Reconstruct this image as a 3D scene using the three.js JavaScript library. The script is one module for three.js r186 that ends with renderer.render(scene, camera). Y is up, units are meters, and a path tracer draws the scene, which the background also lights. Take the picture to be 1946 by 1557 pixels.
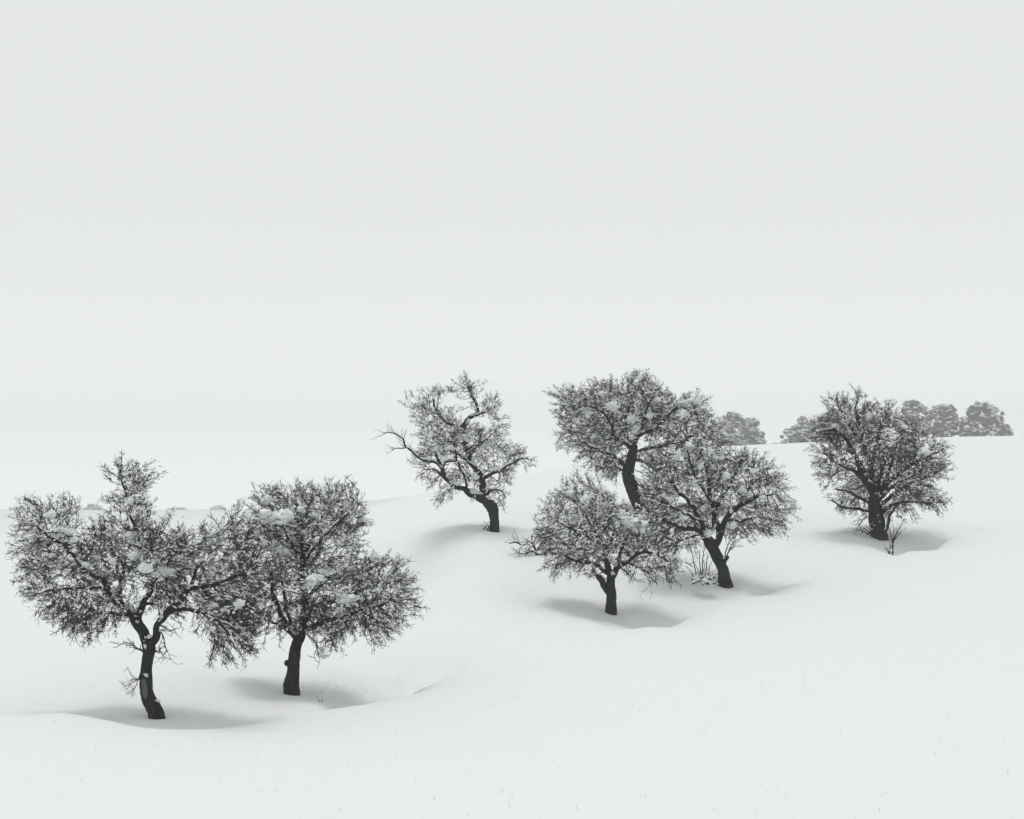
import * as THREE from 'three';
import { mergeGeometries, mergeVertices } from 'three/addons/utils/BufferGeometryUtils.js';
import { createNoise3D } from 'simplex-noise';

// ---------------------------------------------------------------- camera, sky, sun, exposure
const scene = new THREE.Scene();
const F = 3800, CX = 973, CY = 778.5, HORIZON = 963, EYE = 4.2;          // focal length in photo pixels, picture centre, eye-level row, eye height in m
const pitch = Math.atan((HORIZON - CY) / F);
const camera = new THREE.PerspectiveCamera(2 * Math.atan(CY / F) * 180 / Math.PI, 1946 / 1557, 0.5, 9000);
camera.position.set(0, EYE, 0);
camera.rotation.x = pitch;
scene.add(camera);

const skyData = new Float32Array(16 * 1024 * 4);
for (let j = 0; j < 1024; j++) for (let i = 0; i < 16; i++) {               // an even snow-cloud overcast, the air a little brighter towards the horizon
  const e = Math.max(0, (j + 0.5) / 1024 * 180 - 90), k = 1.035 + 0.55 * Math.exp(-((e / 4.8) ** 1.6));
  skyData.set([0.800 * k, 0.824 * k, 0.815 * k, 1], (j * 16 + i) * 4);
}
const sky = new THREE.DataTexture(skyData, 16, 1024, THREE.RGBAFormat, THREE.FloatType);
sky.mapping = THREE.EquirectangularReflectionMapping;
sky.magFilter = THREE.LinearFilter;
sky.needsUpdate = true;
scene.background = sky;
scene.environment = sky;

const sun = new THREE.DirectionalLight(new THREE.Color(1, 0.995, 0.985), 1.2);
sun.position.set(-3, 80, -56);
sun.target.position.set(3, 0, -54);
sun.castShadow = true;
sun.shadow.radius = 40;
sun.shadow.mapSize.set(2048, 2048);
Object.assign(sun.shadow.camera, { left: -40, right: 40, top: 40, bottom: -40, near: 1, far: 200 });
scene.add(sun, sun.target);
scene.fog = new THREE.FogExp2(new THREE.Color(0.95, 0.965, 0.96), 0.0011);

const renderer = new THREE.WebGLRenderer({ antialias: true });
renderer.toneMapping = THREE.LinearToneMapping;
renderer.toneMappingExposure = 1;
renderer.shadowMap.enabled = true;

// ---------------------------------------------------------------- helpers
function rngOf(a) { return () => { a = (a + 0x6d2b79f5) | 0; let t = Math.imul(a ^ (a >>> 15), 1 | a); t = (t + Math.imul(t ^ (t >>> 7), 61 | t)) ^ t; return ((t ^ (t >>> 14)) >>> 0) / 4294967296; }; }
const rand = rngOf(11);
const noise = createNoise3D(rngOf(5));
const V = (x, y, z) => new THREE.Vector3(x, y, z);
const clamp = (x, a, b) => Math.min(b, Math.max(a, x));
const smooth = (a, b, x) => { const t = clamp((x - a) / (b - a), 0, 1); return t * t * (3 - 2 * t); };
const cp = Math.cos(pitch), sp = Math.sin(pitch);
function at(px, py, d) {                                                  // the point at depth d (m ahead of the camera) that the photo shows at px, py
  const u = (px - CX) / F, v = (CY - py) / F, y = v * cp + sp, z = v * sp - cp;
  const k = d / -z;
  return V(u * k, EYE + y * k, -d);
}
const used = new Map();
function numbered(name) { const n = used.get(name) ?? 0; used.set(name, n + 1); return n ? name + '_' + String(n).padStart(3, '0') : name; }
function mesh(name, geometry, material, parent = scene) {
  const m = new THREE.Mesh(geometry, material);
  m.name = parent === scene ? numbered(name) : name; m.castShadow = m.receiveShadow = true; parent.add(m);
  return m;
}
function thing(name, p, label, category, group) {
  const g = new THREE.Group(); g.name = numbered(name); g.position.copy(p); g.userData = { label, category };
  if (group) g.userData.group = group;
  scene.add(g);
  return g;
}
function instanced(name, geometry, material, matrices, parent) {
  const m = new THREE.InstancedMesh(geometry, material, matrices.length);
  matrices.forEach((x, i) => m.setMatrixAt(i, x));
  m.name = name; m.castShadow = m.receiveShadow = true; m.userData.kind = 'stuff'; parent.add(m);
  return m;
}
function greyTexture(w, h, fn, srgb) {
  const data = new Uint8Array(w * h * 4);
  for (let j = 0; j < h; j++) for (let i = 0; i < w; i++) { const v = clamp(fn(i / w, j / h), 0, 1) * 255; data.set([v, v, v, 255], (j * w + i) * 4); }
  const t = new THREE.DataTexture(data, w, h);
  t.wrapS = t.wrapT = THREE.RepeatWrapping; t.magFilter = THREE.LinearFilter; t.minFilter = THREE.LinearMipmapLinearFilter; t.generateMipmaps = true;
  if (srgb) t.colorSpace = THREE.SRGBColorSpace;
  t.needsUpdate = true;
  return t;
}
// noise that repeats over u, v in 0..1 (walks two circles)
const loop = (u, v, fu, fv, s) => { const a = u * 2 * Math.PI, b = v * 2 * Math.PI; return 0.5 * (noise(Math.cos(a) * fu + s, Math.sin(a) * fu, Math.cos(b) * fv) + noise(Math.sin(a) * fu + s, Math.sin(b) * fv, Math.cos(a) * fu - s)); };

// ---------------------------------------------------------------- materials
const barkRelief = greyTexture(256, 512, (u, v) => 0.5 + 0.55 * loop(u, v, 5.5, 1.6, 1) + 0.25 * loop(u, v, 12, 4, 7));
const barkTone = greyTexture(256, 512, (u, v) => 0.52 + 0.42 * loop(u, v, 5.5, 1.6, 1) + 0.22 * loop(u, v, 13, 6, 3) + 0.15 * loop(u, v, 2, 2, 9), true);
const M = {
  bark: new THREE.MeshStandardMaterial({ color: new THREE.Color(0.046, 0.046, 0.0455), map: barkTone, bumpMap: barkRelief, bumpScale: 0.022, roughness: 0.95 }),
  branch: new THREE.MeshStandardMaterial({ color: new THREE.Color(0.014, 0.014, 0.014), roughness: 0.95 }),
  twig: new THREE.MeshStandardMaterial({ color: new THREE.Color(0.014, 0.014, 0.014), roughness: 0.95 }),
  wood: new THREE.MeshStandardMaterial({ color: new THREE.Color(0.30, 0.30, 0.295), map: barkTone, bumpMap: barkRelief, bumpScale: 0.008, roughness: 0.9 }),
  stalk: new THREE.MeshStandardMaterial({ color: new THREE.Color(0.28, 0.28, 0.27), roughness: 1 }),
  needles: new THREE.MeshStandardMaterial({ color: new THREE.Color(0.21, 0.215, 0.212), roughness: 0.9, side: THREE.DoubleSide }),  // distance haze painted into the colour: paler than real pine needles
};
const snowRelief = greyTexture(512, 512, (u, v) => 0.5 + 0.22 * loop(u, v, 3, 3, 2) + 0.2 * loop(u, v, 9, 9, 4) + 0.2 * loop(u, v, 26, 26, 8));
M.snow = new THREE.MeshStandardMaterial({ color: new THREE.Color(0.71, 0.722, 0.718), bumpMap: snowRelief, bumpScale: 0.014, roughness: 0.9 });
M.snowLump = new THREE.MeshStandardMaterial({ color: new THREE.Color(0.71, 0.722, 0.718), roughness: 0.9 });

// ---------------------------------------------------------------- ground
const farHeight = (px, d) => {                                            // height over eye level: a plain to the left, a long hill to the right
  const hill = 3.3 + 0.021 * (d - 110), plain = -2.0 + 1.4 * smooth(110, 420, d) - 7 * smooth(430, 640, d);
  return plain + (hill - plain) * smooth(420, 1480, px);
};
const CP = [                                                              // photo column, photo row, depth
  // foreground field up to its crest
  [-500, 1557, 27], [0, 1557, 27], [0, 1450, 33], [0, 1361, 37.5], [-500, 1365, 38], [70, 1359, 37.5], [130, 1357, 37.5], [180, 1366, 37.5], [230, 1377, 37.6], [300, 1386, 37.7], [380, 1385, 38.2], [450, 1379, 38.9], [520, 1369, 39.8],
  [300, 1557, 27], [300, 1450, 33], [590, 1356, 40.8], [660, 1343, 41.9], [740, 1331, 43], [790, 1315, 44], [870, 1282, 45.6], [740, 1557, 27.5], [740, 1450, 33.5], [740, 1380, 39],
  [960, 1250, 47.2], [1090, 1215, 49.5], [1230, 1191, 51.6], [1300, 1178, 53], [1400, 1146, 55.2], [1480, 1122, 57], [1560, 1100, 58.8], [1650, 1072, 61], [1740, 1047, 63], [1800, 1028, 64.4], [1860, 1012, 66], [1946, 990, 68.5], [2300, 930, 74],
  [1400, 1557, 28.5], [1400, 1400, 36], [1400, 1250, 46], [1946, 1557, 30], [1946, 1400, 37], [1946, 1250, 46], [1946, 1130, 56], [2500, 1500, 30], [2500, 1250, 44], [1090, 1320, 41],
  // hollows and mounds of the strip where the trees stand
  [297, 1362, 40], [200, 1357, 40.2], [100, 1351, 41], [0, 1348, 41], [420, 1357, 40.8], [345, 1374, 39.3], [260, 1376, 39], [-400, 1340, 42], [460, 1322, 43],
  [555, 1314, 44], [500, 1328, 43], [640, 1330, 43.6], [735, 1329, 44.4], [700, 1318, 45], [640, 1276, 46.6], [600, 1276, 46.9], [700, 1281, 46.8], [760, 1300, 46.3], [560, 1232, 50], [700, 1208, 54], [820, 1275, 47.4],
  [860, 1200, 50], [950, 1150, 53], [880, 1100, 56.5], [780, 1120, 60],
  [1162, 1161, 54], [1060, 1150, 54], [1010, 1150, 53.6], [1100, 1171, 53], [1200, 1184, 52.6], [1260, 1178, 53.6], [1240, 1150, 55], [1160, 1118, 57], [1060, 1118, 57], [1280, 1135, 56.2],
  [1378, 1107, 57.5], [1420, 1122, 57], [1470, 1112, 58], [1450, 1075, 60.5], [1380, 1068, 61], [1300, 1090, 59], [1540, 1085, 60.4], [1560, 1050, 62.5],
  [938, 1006, 62], [900, 1040, 60], [980, 1035, 60.4], [820, 1030, 61.5], [830, 1000, 64.2], [930, 992, 64.2], [1000, 1000, 63.8], [1040, 1052, 59.4], [740, 1010, 68], [880, 970, 76],
  [1214, 964, 70], [1150, 968, 70], [1290, 968, 70], [1100, 950, 76], [1260, 940, 77], [1220, 1010, 65], [1100, 1005, 65], [1350, 1000, 67], [1480, 985, 70],
  [1671, 1017, 66], [1600, 1020, 65.4], [1540, 1012, 67], [1530, 996, 69.5], [1620, 991, 69], [1720, 988, 69.4], [1760, 992, 69], [1745, 1040, 65], [1700, 1046, 63.8], [1800, 1018, 66], [1840, 980, 71], [1600, 1055, 62.6], [1780, 960, 76], [1900, 950, 78],
  [60, 1374, 39.2], [130, 1376, 39.2], [200, 1374, 39.2], [735, 1347, 44], [690, 1339, 43.7], [1250, 1200, 52.9], [1200, 1192, 53.1], [1745, 1060, 64.3], [1440, 1128, 57],
  // the slope behind and its ridge
  [1400, 915, 86], [1600, 915, 86], [1900, 890, 95], [1700, 880, 96], [1340, 850, 110], [1420, 847, 110], [1500, 843, 110], [1600, 838, 110], [1700, 833, 110], [1820, 830, 110], [1946, 828, 110], [2300, 815, 110],
  [1150, 878, 108], [1000, 902, 106], [850, 930, 104], [700, 966, 104], [560, 1020, 104], [300, 1034, 110], [0, 1034, 110], [-500, 1034, 110], [0, 1085, 80], [300, 1085, 80], [500, 1085, 78], [650, 1068, 80], [-500, 1085, 80],
  [0, 1298, 43.8], [120, 1300, 43.6], [260, 1310, 43], [400, 1310, 43.2], [-300, 1300, 43.8], [0, 1222, 49.5], [200, 1222, 49.5], [400, 1225, 49.5], [-300, 1222, 49.5], [0, 1150, 60], [300, 1150, 60], [550, 1150, 60], [-400, 1150, 60], [760, 1060, 74],
].map(([px, py, d]) => { const p = at(px, py, d); return [p.x, -p.z, p.y - EYE]; });
for (const d of [122, 138]) for (let px = -600; px <= 2600; px += 320) CP.push([(px - CX) / F * d, d, farHeight(px, d) - (d < 130 ? 0.25 * smooth(1000, 1400, px) : 0)]);
for (const px of [-600, 300, 1100, 1946, 2600]) CP.push([(px - CX) / F * 20, 20, -4.2 - 0.25 * smooth(700, 1900, px)]);
const tps = (() => {                                                      // thin-plate spline through the control points
  const n = CP.length, N = n + 3, S = 30;
  const U = (dx, dy) => { const r2 = dx * dx + dy * dy; return r2 > 1e-12 ? r2 * Math.log(r2) : 0; };
  const A = Array.from({ length: N }, () => new Float64Array(N + 1));
  for (let i = 0; i < n; i++) {
    for (let j = 0; j < n; j++) A[i][j] = U((CP[i][0] - CP[j][0]) / S, (CP[i][1] - CP[j][1]) / S);
    A[i][i] += 2e-5;
    A[i][n] = A[n][i] = 1; A[i][n + 1] = A[n + 1][i] = CP[i][0] / S; A[i][n + 2] = A[n + 2][i] = CP[i][1] / S; A[i][N] = CP[i][2];
  }
  for (let c = 0; c < N; c++) {
    let b = c; for (let r = c + 1; r < N; r++) if (Math.abs(A[r][c]) > Math.abs(A[b][c])) b = r;
    [A[c], A[b]] = [A[b], A[c]];
    for (let r = c + 1; r < N; r++) { const f = A[r][c] / A[c][c]; if (f) for (let k = c; k <= N; k++) A[r][k] -= f * A[c][k]; }
  }
  const w = new Float64Array(N);
  for (let r = N - 1; r >= 0; r--) { let s = A[r][N]; for (let k = r + 1; k < N; k++) s -= A[r][k] * w[k]; w[r] = s / A[r][r]; }
  return (x, d) => { let h = w[n] + w[n + 1] * x / S + w[n + 2] * d / S; for (let i = 0; i < n; i++) h += w[i] * U((x - CP[i][0]) / S, (d - CP[i][1]) / S); return h; };
})();
const crests = [                                                          // where the foreground drift ends in a wind-cut lip with a trough behind it: column, row, depth along the lip; depth of the trough
  [[[20, 1360, 37.5], [130, 1357, 37.5], [300, 1386, 37.7], [400, 1384, 38.3], [540, 1366, 40.1]], 0.2], [[[590, 1356, 40.8], [740, 1331, 43], [790, 1315, 44], [880, 1279, 45.8]], 0.34],
  [[[1130, 1206, 50.2], [1230, 1191, 51.6], [1300, 1178, 53], [1420, 1140, 55.6]], 0.26], [[[1420, 1140, 55.6], [1480, 1122, 57], [1580, 1094, 59.3]], 0.14], [[[1680, 1064, 61.6], [1740, 1047, 63], [1800, 1028, 64.4], [1880, 1007, 66.5]], 0.32],
].map(([p, depth]) => [p.map(([px, py, d]) => [(px - CX) / F * d, d]), depth]);
function trough(x, d) {
  let h = 0;
  for (const [p, depth] of crests) {
    if (x < p[0][0] - 2 || x > p[p.length - 1][0] + 2) continue;
    const x0 = p[0][0], x1 = p[p.length - 1][0], k = clamp((x - x0) / (x1 - x0), 0, 1);
    let i = 0; while (i < p.length - 2 && x > p[i + 1][0]) i++;
    const [ax, ad] = p[i], [bx, bd] = p[i + 1], l = Math.hypot(bx - ax, bd - ad), q = ((d - ad) * (bx - ax) - (x - ax) * (bd - ad)) / l + 0.12 * noise(x * 0.8, 3, d * 0.8);
    h += depth * Math.pow(Math.sin(Math.PI * k), 0.7) * smooth(-0.05, 0.55, q) * (1 - smooth(0.5, 2.3, q));
  }
  return h;
}
const wells = [];                                                         // the pits the snow leaves round the trunks
function groundHeight(x, z) {
  const d = clamp(-z, 20, 1e9), px = clamp(CX + F * x / d, -600, 2600);
  let h;
  if (d < 138) { const dd = Math.min(d, 138); h = tps((px - CX) / F * dd, dd); if (d > 120) { const k = smooth(120, 138, d); h = h * (1 - k) + farHeight(px, d) * k; } } else h = farHeight(px, d);
  const near = 1 - smooth(90, 160, d);
  if (near > 0) h += near * (0.035 * noise(x * 0.35, z * 0.35, 1) + 0.014 * noise(x * 1.1, z * 0.9, 4) + 0.005 * noise(x * 3.1, z * 2.4, 9));
  if (d < 80) h -= trough(x, d);
  for (const [wx, wz, r, depth] of wells) { const q = ((x - wx) ** 2 + (z - wz) ** 2) / (r * r); if (q < 6) h -= depth * Math.exp(-q); }
  return h + EYE;
}
function spaced(knots) { const a = [knots[0][0]]; for (const [to, step, grow] of knots.slice(1)) { let s = step; while (a[a.length - 1] < to - s * 0.5) { a.push(a[a.length - 1] + s); s *= grow; } a[a.length - 1] = to; } return a; }
function buildGround() {
  const mir = (a) => a.map((v) => -v).reverse();
  const right = spaced([[19], [600, 0.35, 1.09]]).slice(1), left = mir(spaced([[15], [600, 0.35, 1.09]]).slice(1));
  const xs = [...left, ...spaced([[-15], [19, 0.13, 1]]), ...right];
  const ds = [...mir(spaced([[-24], [120, 0.3, 1.15]])), ...spaced([[24], [36, 0.24, 1], [72, 0.13, 1], [120, 0.3, 1], [640, 0.6, 1.05]]).slice(1)];
  const nx = xs.length, nz = ds.length, pos = new Float32Array(nx * nz * 3), uv = new Float32Array(nx * nz * 2), idx = new Uint32Array((nx - 1) * (nz - 1) * 6);
  for (let j = 0; j < nz; j++) for (let i = 0; i < nx; i++) {
    const k = j * nx + i, x = xs[i], z = -ds[j];
    pos[k * 3] = x; pos[k * 3 + 1] = groundHeight(x, z); pos[k * 3 + 2] = z; uv[k * 2] = x / 3; uv[k * 2 + 1] = z / 3;
  }
  let q = 0;
  for (let j = 0; j < nz - 1; j++) for (let i = 0; i < nx - 1; i++) { const a = j * nx + i, b = a + 1, c = a + nx, e = c + 1; idx[q++] = a; idx[q++] = b; idx[q++] = c; idx[q++] = b; idx[q++] = e; idx[q++] = c; }
  const g = new THREE.BufferGeometry();
  g.setAttribute('position', new THREE.BufferAttribute(pos, 3)); g.setAttribute('uv', new THREE.BufferAttribute(uv, 2)); g.setIndex(new THREE.BufferAttribute(idx, 1));
  g.computeVertexNormals();
  const m = mesh('snowfield', g, M.snow); m.userData.kind = 'structure'; m.userData.label = 'smooth deep snow covering the field and the hill';
}

// ---------------------------------------------------------------- tubes, lumps, sprigs
function sweep(P, R, sides, { rough = 0, seed = 0, twist = 0, cap = true } = {}) {   // a tapered tube along P with bark furrows cut into its wall
  const n = P.length, pos = [], uv = [], idx = [];
  let t = P[1].clone().sub(P[0]).normalize(), nrm = V(0, 0, 1).cross(t); if (nrm.lengthSq() < 1e-4) nrm = V(1, 0, 0).cross(t); nrm.normalize();
  let len = 0; const w = sides + 1;
  for (let i = 0; i < n; i++) {
    const t2 = P[Math.min(i + 1, n - 1)].clone().sub(P[Math.max(i - 1, 0)]).normalize();
    nrm.addScaledVector(t2, -nrm.dot(t2)).normalize();
    const bi = t2.clone().cross(nrm);
    if (i) len += P[i].distanceTo(P[i - 1]);
    for (let k = 0; k <= sides; k++) {
      const a = k / sides * 2 * Math.PI, b = a + twist * len, c = Math.cos(a), s = Math.sin(a);
      let r = R[i];
      if (rough) {
        const cb = Math.cos(b), sb = Math.sin(b);
        r *= 1 + rough * (0.75 * noise(cb * 0.9 + seed, sb * 0.9, len * 1.7) + 0.42 * noise(cb * 2.6, sb * 2.6 + seed, len * 2.2) + 0.3 * -Math.abs(noise(cb * 4.4, sb * 4.4, len * 2.6 + seed)));
      }
      pos.push(P[i].x + (nrm.x * c + bi.x * s) * r, P[i].y + (nrm.y * c + bi.y * s) * r, P[i].z + (nrm.z * c + bi.z * s) * r);
      uv.push(k / sides, len / 0.9);
    }
    t = t2;
  }
  for (let i = 0; i < n - 1; i++) for (let k = 0; k < sides; k++) { const a = i * w + k, b = a + 1, c = a + w, e = c + 1; idx.push(a, b, c, b, e, c); }
  if (cap) {
    const k0 = pos.length / 3, e = P[n - 1].clone().addScaledVector(t, R[n - 1] * 0.7); pos.push(e.x, e.y, e.z); uv.push(0.5, len / 0.9);
    for (let k = 0; k < sides; k++) idx.push((n - 1) * w + k, (n - 1) * w + k + 1, k0);
  }
  const g = new THREE.BufferGeometry();
  g.setAttribute('position', new THREE.Float32BufferAttribute(pos, 3)); g.setAttribute('uv', new THREE.Float32BufferAttribute(uv, 2)); g.setIndex(idx);
  g.computeVertexNormals();
  const N = g.attributes.normal;
  for (let i = 0; i < n; i++) { const a = i * w, b = a + sides, x = N.getX(a) + N.getX(b), y = N.getY(a) + N.getY(b), z = N.getZ(a) + N.getZ(b), l = Math.hypot(x, y, z) || 1; N.setXYZ(a, x / l, y / l, z / l); N.setXYZ(b, x / l, y / l, z / l); }
  return g;
}
function thicken(points, radii, step) {                                   // Catmull-Rom through the points, radii carried along
  const c = new THREE.CatmullRomCurve3(points, false, 'centripetal'), L = c.getLength(), n = Math.max(3, Math.ceil(L / step)), P = [], R = [];
  for (let i = 0; i <= n; i++) { const t = i / n, s = t * (points.length - 1), k = Math.min(Math.floor(s), points.length - 2); P.push(c.getPoint(t)); R.push(radii[k] + (radii[k + 1] - radii[k]) * (s - k)); }
  return [P, R];
}
function lump(detail, seed, rough, flat = 0.55) {                         // a pillow of snow: bumpy, round on top, its underside nearly flat
  const g = mergeVertices(new THREE.IcosahedronGeometry(1, detail).deleteAttribute('uv').deleteAttribute('normal')), p = g.attributes.position;
  for (let i = 0; i < p.count; i++) {
    const x = p.getX(i), y = p.getY(i), z = p.getZ(i);
    const r = 1 + rough * (0.7 * noise(x * 1.3 + seed, y * 1.3, z * 1.3) + 0.35 * noise(x * 3 + seed, y * 3, z * 3) + 0.14 * noise(x * 7, y * 7 + seed, z * 7));
    const yy = y * r;
    p.setXYZ(i, x * r, yy < 0 ? yy * (flat + 0.35 * Math.max(0, noise(x * 2.5, seed, z * 2.5))) : yy, z * r);
  }
  g.computeVertexNormals();
  return g;
}
function pillow(w, h, seed, rnd) {                                        // snow lodged on a spray of twigs: a sagging core, ragged edges, small lumps and drips round it
  const gs = [], n = Math.round(clamp(w * 45, 4, 10)), tilt = (rnd() - 0.5) * 0.8;
  for (let k = 0; k < n; k++) {
    const core = k < 2, g = lump(core ? 4 : 2, seed + k * 3.1, core ? 0.55 : 0.5, 0.8), f = core ? 0.6 + 0.15 * rnd() : 0.14 + 0.26 * rnd();
    g.scale(w * f, core ? h * (0.6 + 0.25 * rnd()) : Math.min(w, h) * f * (0.7 + 0.8 * rnd()), w * f * (0.7 + 0.5 * rnd())); g.rotateY(rnd() * 6); g.rotateZ((rnd() - 0.5) * 0.9);
    if (k) { const a = rnd() * 6.283, q = core ? 0.4 : 0.55 + 0.5 * rnd(); g.translate(Math.cos(a) * w * q, Math.sin(a) * h * q * 0.85 - h * 0.1, (rnd() * 2 - 1) * w * 0.5); }
    gs.push(g);
  }
  return mergeGeometries(gs).rotateZ(tilt * 0.6);
}
const crumb = lump(1, 3, 0.35);
function spike(out, a, b, r0, r1) {                                       // a three-sided twig from a to b
  const d = b.clone().sub(a).normalize(), n = Math.abs(d.y) > 0.9 ? V(1, 0, 0).cross(d).normalize() : V(0, 1, 0).cross(d).normalize(), m = d.clone().cross(n);
  const k0 = out.pos.length / 3, ring = (c, r) => { for (let k = 0; k < 3; k++) { const q = k * 2 * Math.PI / 3, cx = Math.cos(q), sx = Math.sin(q); out.pos.push(c.x + (n.x * cx + m.x * sx) * r, c.y + (n.y * cx + m.y * sx) * r, c.z + (n.z * cx + m.z * sx) * r); } };
  ring(a, r0); ring(b, r1);
  for (let k = 0; k < 3; k++) { const l = (k + 1) % 3; out.idx.push(k0 + k, k0 + l, k0 + k + 3, k0 + l, k0 + l + 3, k0 + k + 3); }
}
function geometryOf(out) {
  const g = new THREE.BufferGeometry(); g.setAttribute('position', new THREE.Float32BufferAttribute(out.pos, 3)); g.setIndex(out.idx); g.computeVertexNormals(); return g;
}
function sprig(seed, spurs) {                                             // a knobbly almond shoot along +y, one unit long, radius for 1 unit = 0.3 m
  const r = rngOf(seed), out = { pos: [], idx: [] }, P = [V(0, 0, 0)];
  let d = V(0, 1, 0);
  for (let i = 0; i < 6; i++) { d.add(V(r() - 0.5, 0.15, r() - 0.5).multiplyScalar(0.9)).normalize(); P.push(P[i].clone().addScaledVector(d, 0.175)); }
  for (let i = 0; i < 6; i++) spike(out, P[i], P[i + 1], 0.017 - i * 0.0016, 0.017 - (i + 1) * 0.0016);
  for (let k = 0; k < spurs; k++) {
    const i = 1 + Math.floor(r() * 5.2), a = P[i].clone().lerp(P[Math.min(6, i + 1)], r()), l = 0.1 + 0.3 * r() * r() + 0.06 * r();
    const q = r() * 6.283, e = V(Math.cos(q), 0.25 + 0.9 * r(), Math.sin(q)).normalize(), m = a.clone().addScaledVector(e, l * 0.55);
    e.add(V(r() - 0.5, r() - 0.35, r() - 0.5)).normalize();
    const b = m.clone().addScaledVector(e, l * 0.5);
    spike(out, a, m, 0.0115, 0.0095); spike(out, m, b, 0.0095, 0.006);
    if (r() < 0.6) { const c = b.clone().addScaledVector(e, 0.035); spike(out, b, c, 0.021, 0.006); }              // a fat bud
    if (r() < 0.5) { const f = V(r() - 0.5, r() * 0.7, r() - 0.5).normalize(); spike(out, m, m.clone().addScaledVector(f, 0.1 + 0.08 * r()), 0.011, 0.008); }
  }
  spike(out, P[6], P[6].clone().addScaledVector(d, 0.05), 0.02, 0.006);
  return geometryOf(out);
}
const sprigs = [sprig(21, 12), sprig(22, 10), sprig(23, 13)];

// ---------------------------------------------------------------- almond trees
// d: depth; trunk / limbs: photo column, row, radius in photo pixels at that depth; crown: blobs column, row, half width, half height; snow: pillows column, row, half width, half height
function almondTree(T) {
  const rnd = rngOf(T.seed), gauss = () => (rnd() + rnd() + rnd() - 1.5) * 1.15, U = T.d / F;      // U: metres per photo pixel
  const base = at(T.trunk[0][0], T.trunk[0][1], T.d); base.y = groundHeight(base.x, base.z);
  const root = thing('almond_tree', base, T.label, 'tree', 'almond trees on the snowfield');
  const loc = (px, py, dz) => at(px, py, T.d + dz).sub(base);
  // trunk
  const tp = T.trunk.map(([x, y], i) => loc(x, y, (T.trunkDepth ?? 0) * i / T.trunk.length)), tr = T.trunk.map((q) => q[2] * U);
  tp.unshift(tp[0].clone().add(V(0, -0.35, 0)).addScaledVector(tp[0].clone().sub(tp[1]), 0.3)); tr.unshift(tr[0] * 1.25); tr[1] *= 1.06;
  const [TP, TR] = thicken(tp, tr, 0.035);
  for (let i = 0; i < TR.length; i++) { const q = i / (TR.length - 1); if (q > 0.94) TR[i] *= Math.sqrt(Math.max(0.12, 1 - ((q - 0.94) / 0.062) ** 2)); }
  const trunk = mesh('trunk', sweep(TP, TR, 40, { rough: 0.26, seed: T.seed, twist: 1.1 }), M.bark, root);
  // skeleton: fixed limbs, then branches that grow towards points spread through the crown
  const X = [], par = [], rad = [], kind = [];
  const add = (p, q, r, k) => { X.push(p); par.push(q); rad.push(r); kind.push(k); return X.length - 1; };
  let last = -1;
  TP.forEach((p, i) => { if (i % 3 === 0 && p.y > 0) last = add(p, last, TR[i], 0); });
  const nearest = (p) => { let b = 0, m = 1e9; for (let i = 0; i < X.length; i++) { const s = X[i].distanceToSquared(p); if (s < m) { m = s; b = i; } } return b; };
  const crumbs = [], dummy = new THREE.Object3D();
  const putCrumb = (p, dir, len, wid, hgt) => {                            // snow lying along a twig
    dummy.position.copy(p); dummy.rotation.set((rnd() - 0.5) * 0.5, Math.atan2(-dir.z, dir.x), clamp(Math.asin(clamp(dir.y, -1, 1)), -0.7, 0.7)); dummy.scale.set(len, hgt, wid); dummy.updateMatrix(); crumbs.push(dummy.matrix.clone());
  };
  const openNodes = [];
  for (const L of T.limbs) {
    const pts = L.p, n = pts.length, z1 = L.z ?? gauss() * 0.9, z0 = L.z0 ?? 0;
    const lp = pts.map(([x, y], i) => loc(x, y, (T.trunkDepth ?? 0) + z0 + (z1 - z0) * smooth(0, 1, i / (n - 1))));
    const lr = pts.map((q) => q[2] * U);
    const start = nearest(lp[0]);
    if (X[start].distanceTo(lp[0]) > 0.02) { lp.unshift(X[start].clone()); lr.unshift(lr[0]); }
    const [P, R] = thicken(lp, lr, 0.05);
    P.forEach((p, i) => { if (i > 1) { const w = Math.min(1, i / 6) * (0.012 + R[i] * 0.35); p.add(V(noise(p.x * 2.3, p.y * 2.3, p.z * 2.3 + T.seed) * w, noise(p.y * 2.3 + 9, p.z * 2.3, p.x * 2.3) * w, noise(p.z * 2.3 + 5, p.x * 2.3, p.y * 2.3) * w)); } });
    mesh('limb', sweep(P, R, R[0] > 0.03 ? 14 : 8, { rough: R[0] > 0.025 ? 0.3 : 0.15, seed: T.seed + n + pts[0][0], twist: 1.4 }), R[0] > 0.022 ? M.bark : M.branch, root);
    let q = start;
    P.forEach((p, i) => {
      if (i < 1) return;
      q = add(p, q, R[i], L.bare ? 2 : 1);
      const dir = P[i].clone().sub(P[i - 1]).normalize();
      if (i > 2 && Math.abs(dir.y) < 0.8 && rnd() < (T.limbSnow ?? 0.3) * (R[i] < 0.03 ? 0.5 : 1)) putCrumb(p.clone().add(V(0, R[i] * 0.85, 0)), dir, 0.05 + 0.03 * rnd(), R[i] * (0.75 + 0.4 * rnd()) + 0.006, R[i] * 0.5 + 0.012 + 0.012 * rnd());
      if (L.bare && i > 2 && rnd() < 0.4) openNodes.push([q, dir]);
    });
    if (L.bare) openNodes.push([q, P[P.length - 1].clone().sub(P[P.length - 2]).normalize()]);
  }
  // attraction points
  const pts = [], cx = T.crown.reduce((s, b) => s + b[0], 0) / T.crown.length, W = Math.max(...T.crown.map((b) => Math.abs(b[0] - cx) + b[2])) * U;
  const cy = T.crown.reduce((s, b) => s + b[1], 0) / T.crown.length;
  const centre = loc(cx, cy + 40, T.trunkDepth ?? 0);
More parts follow.
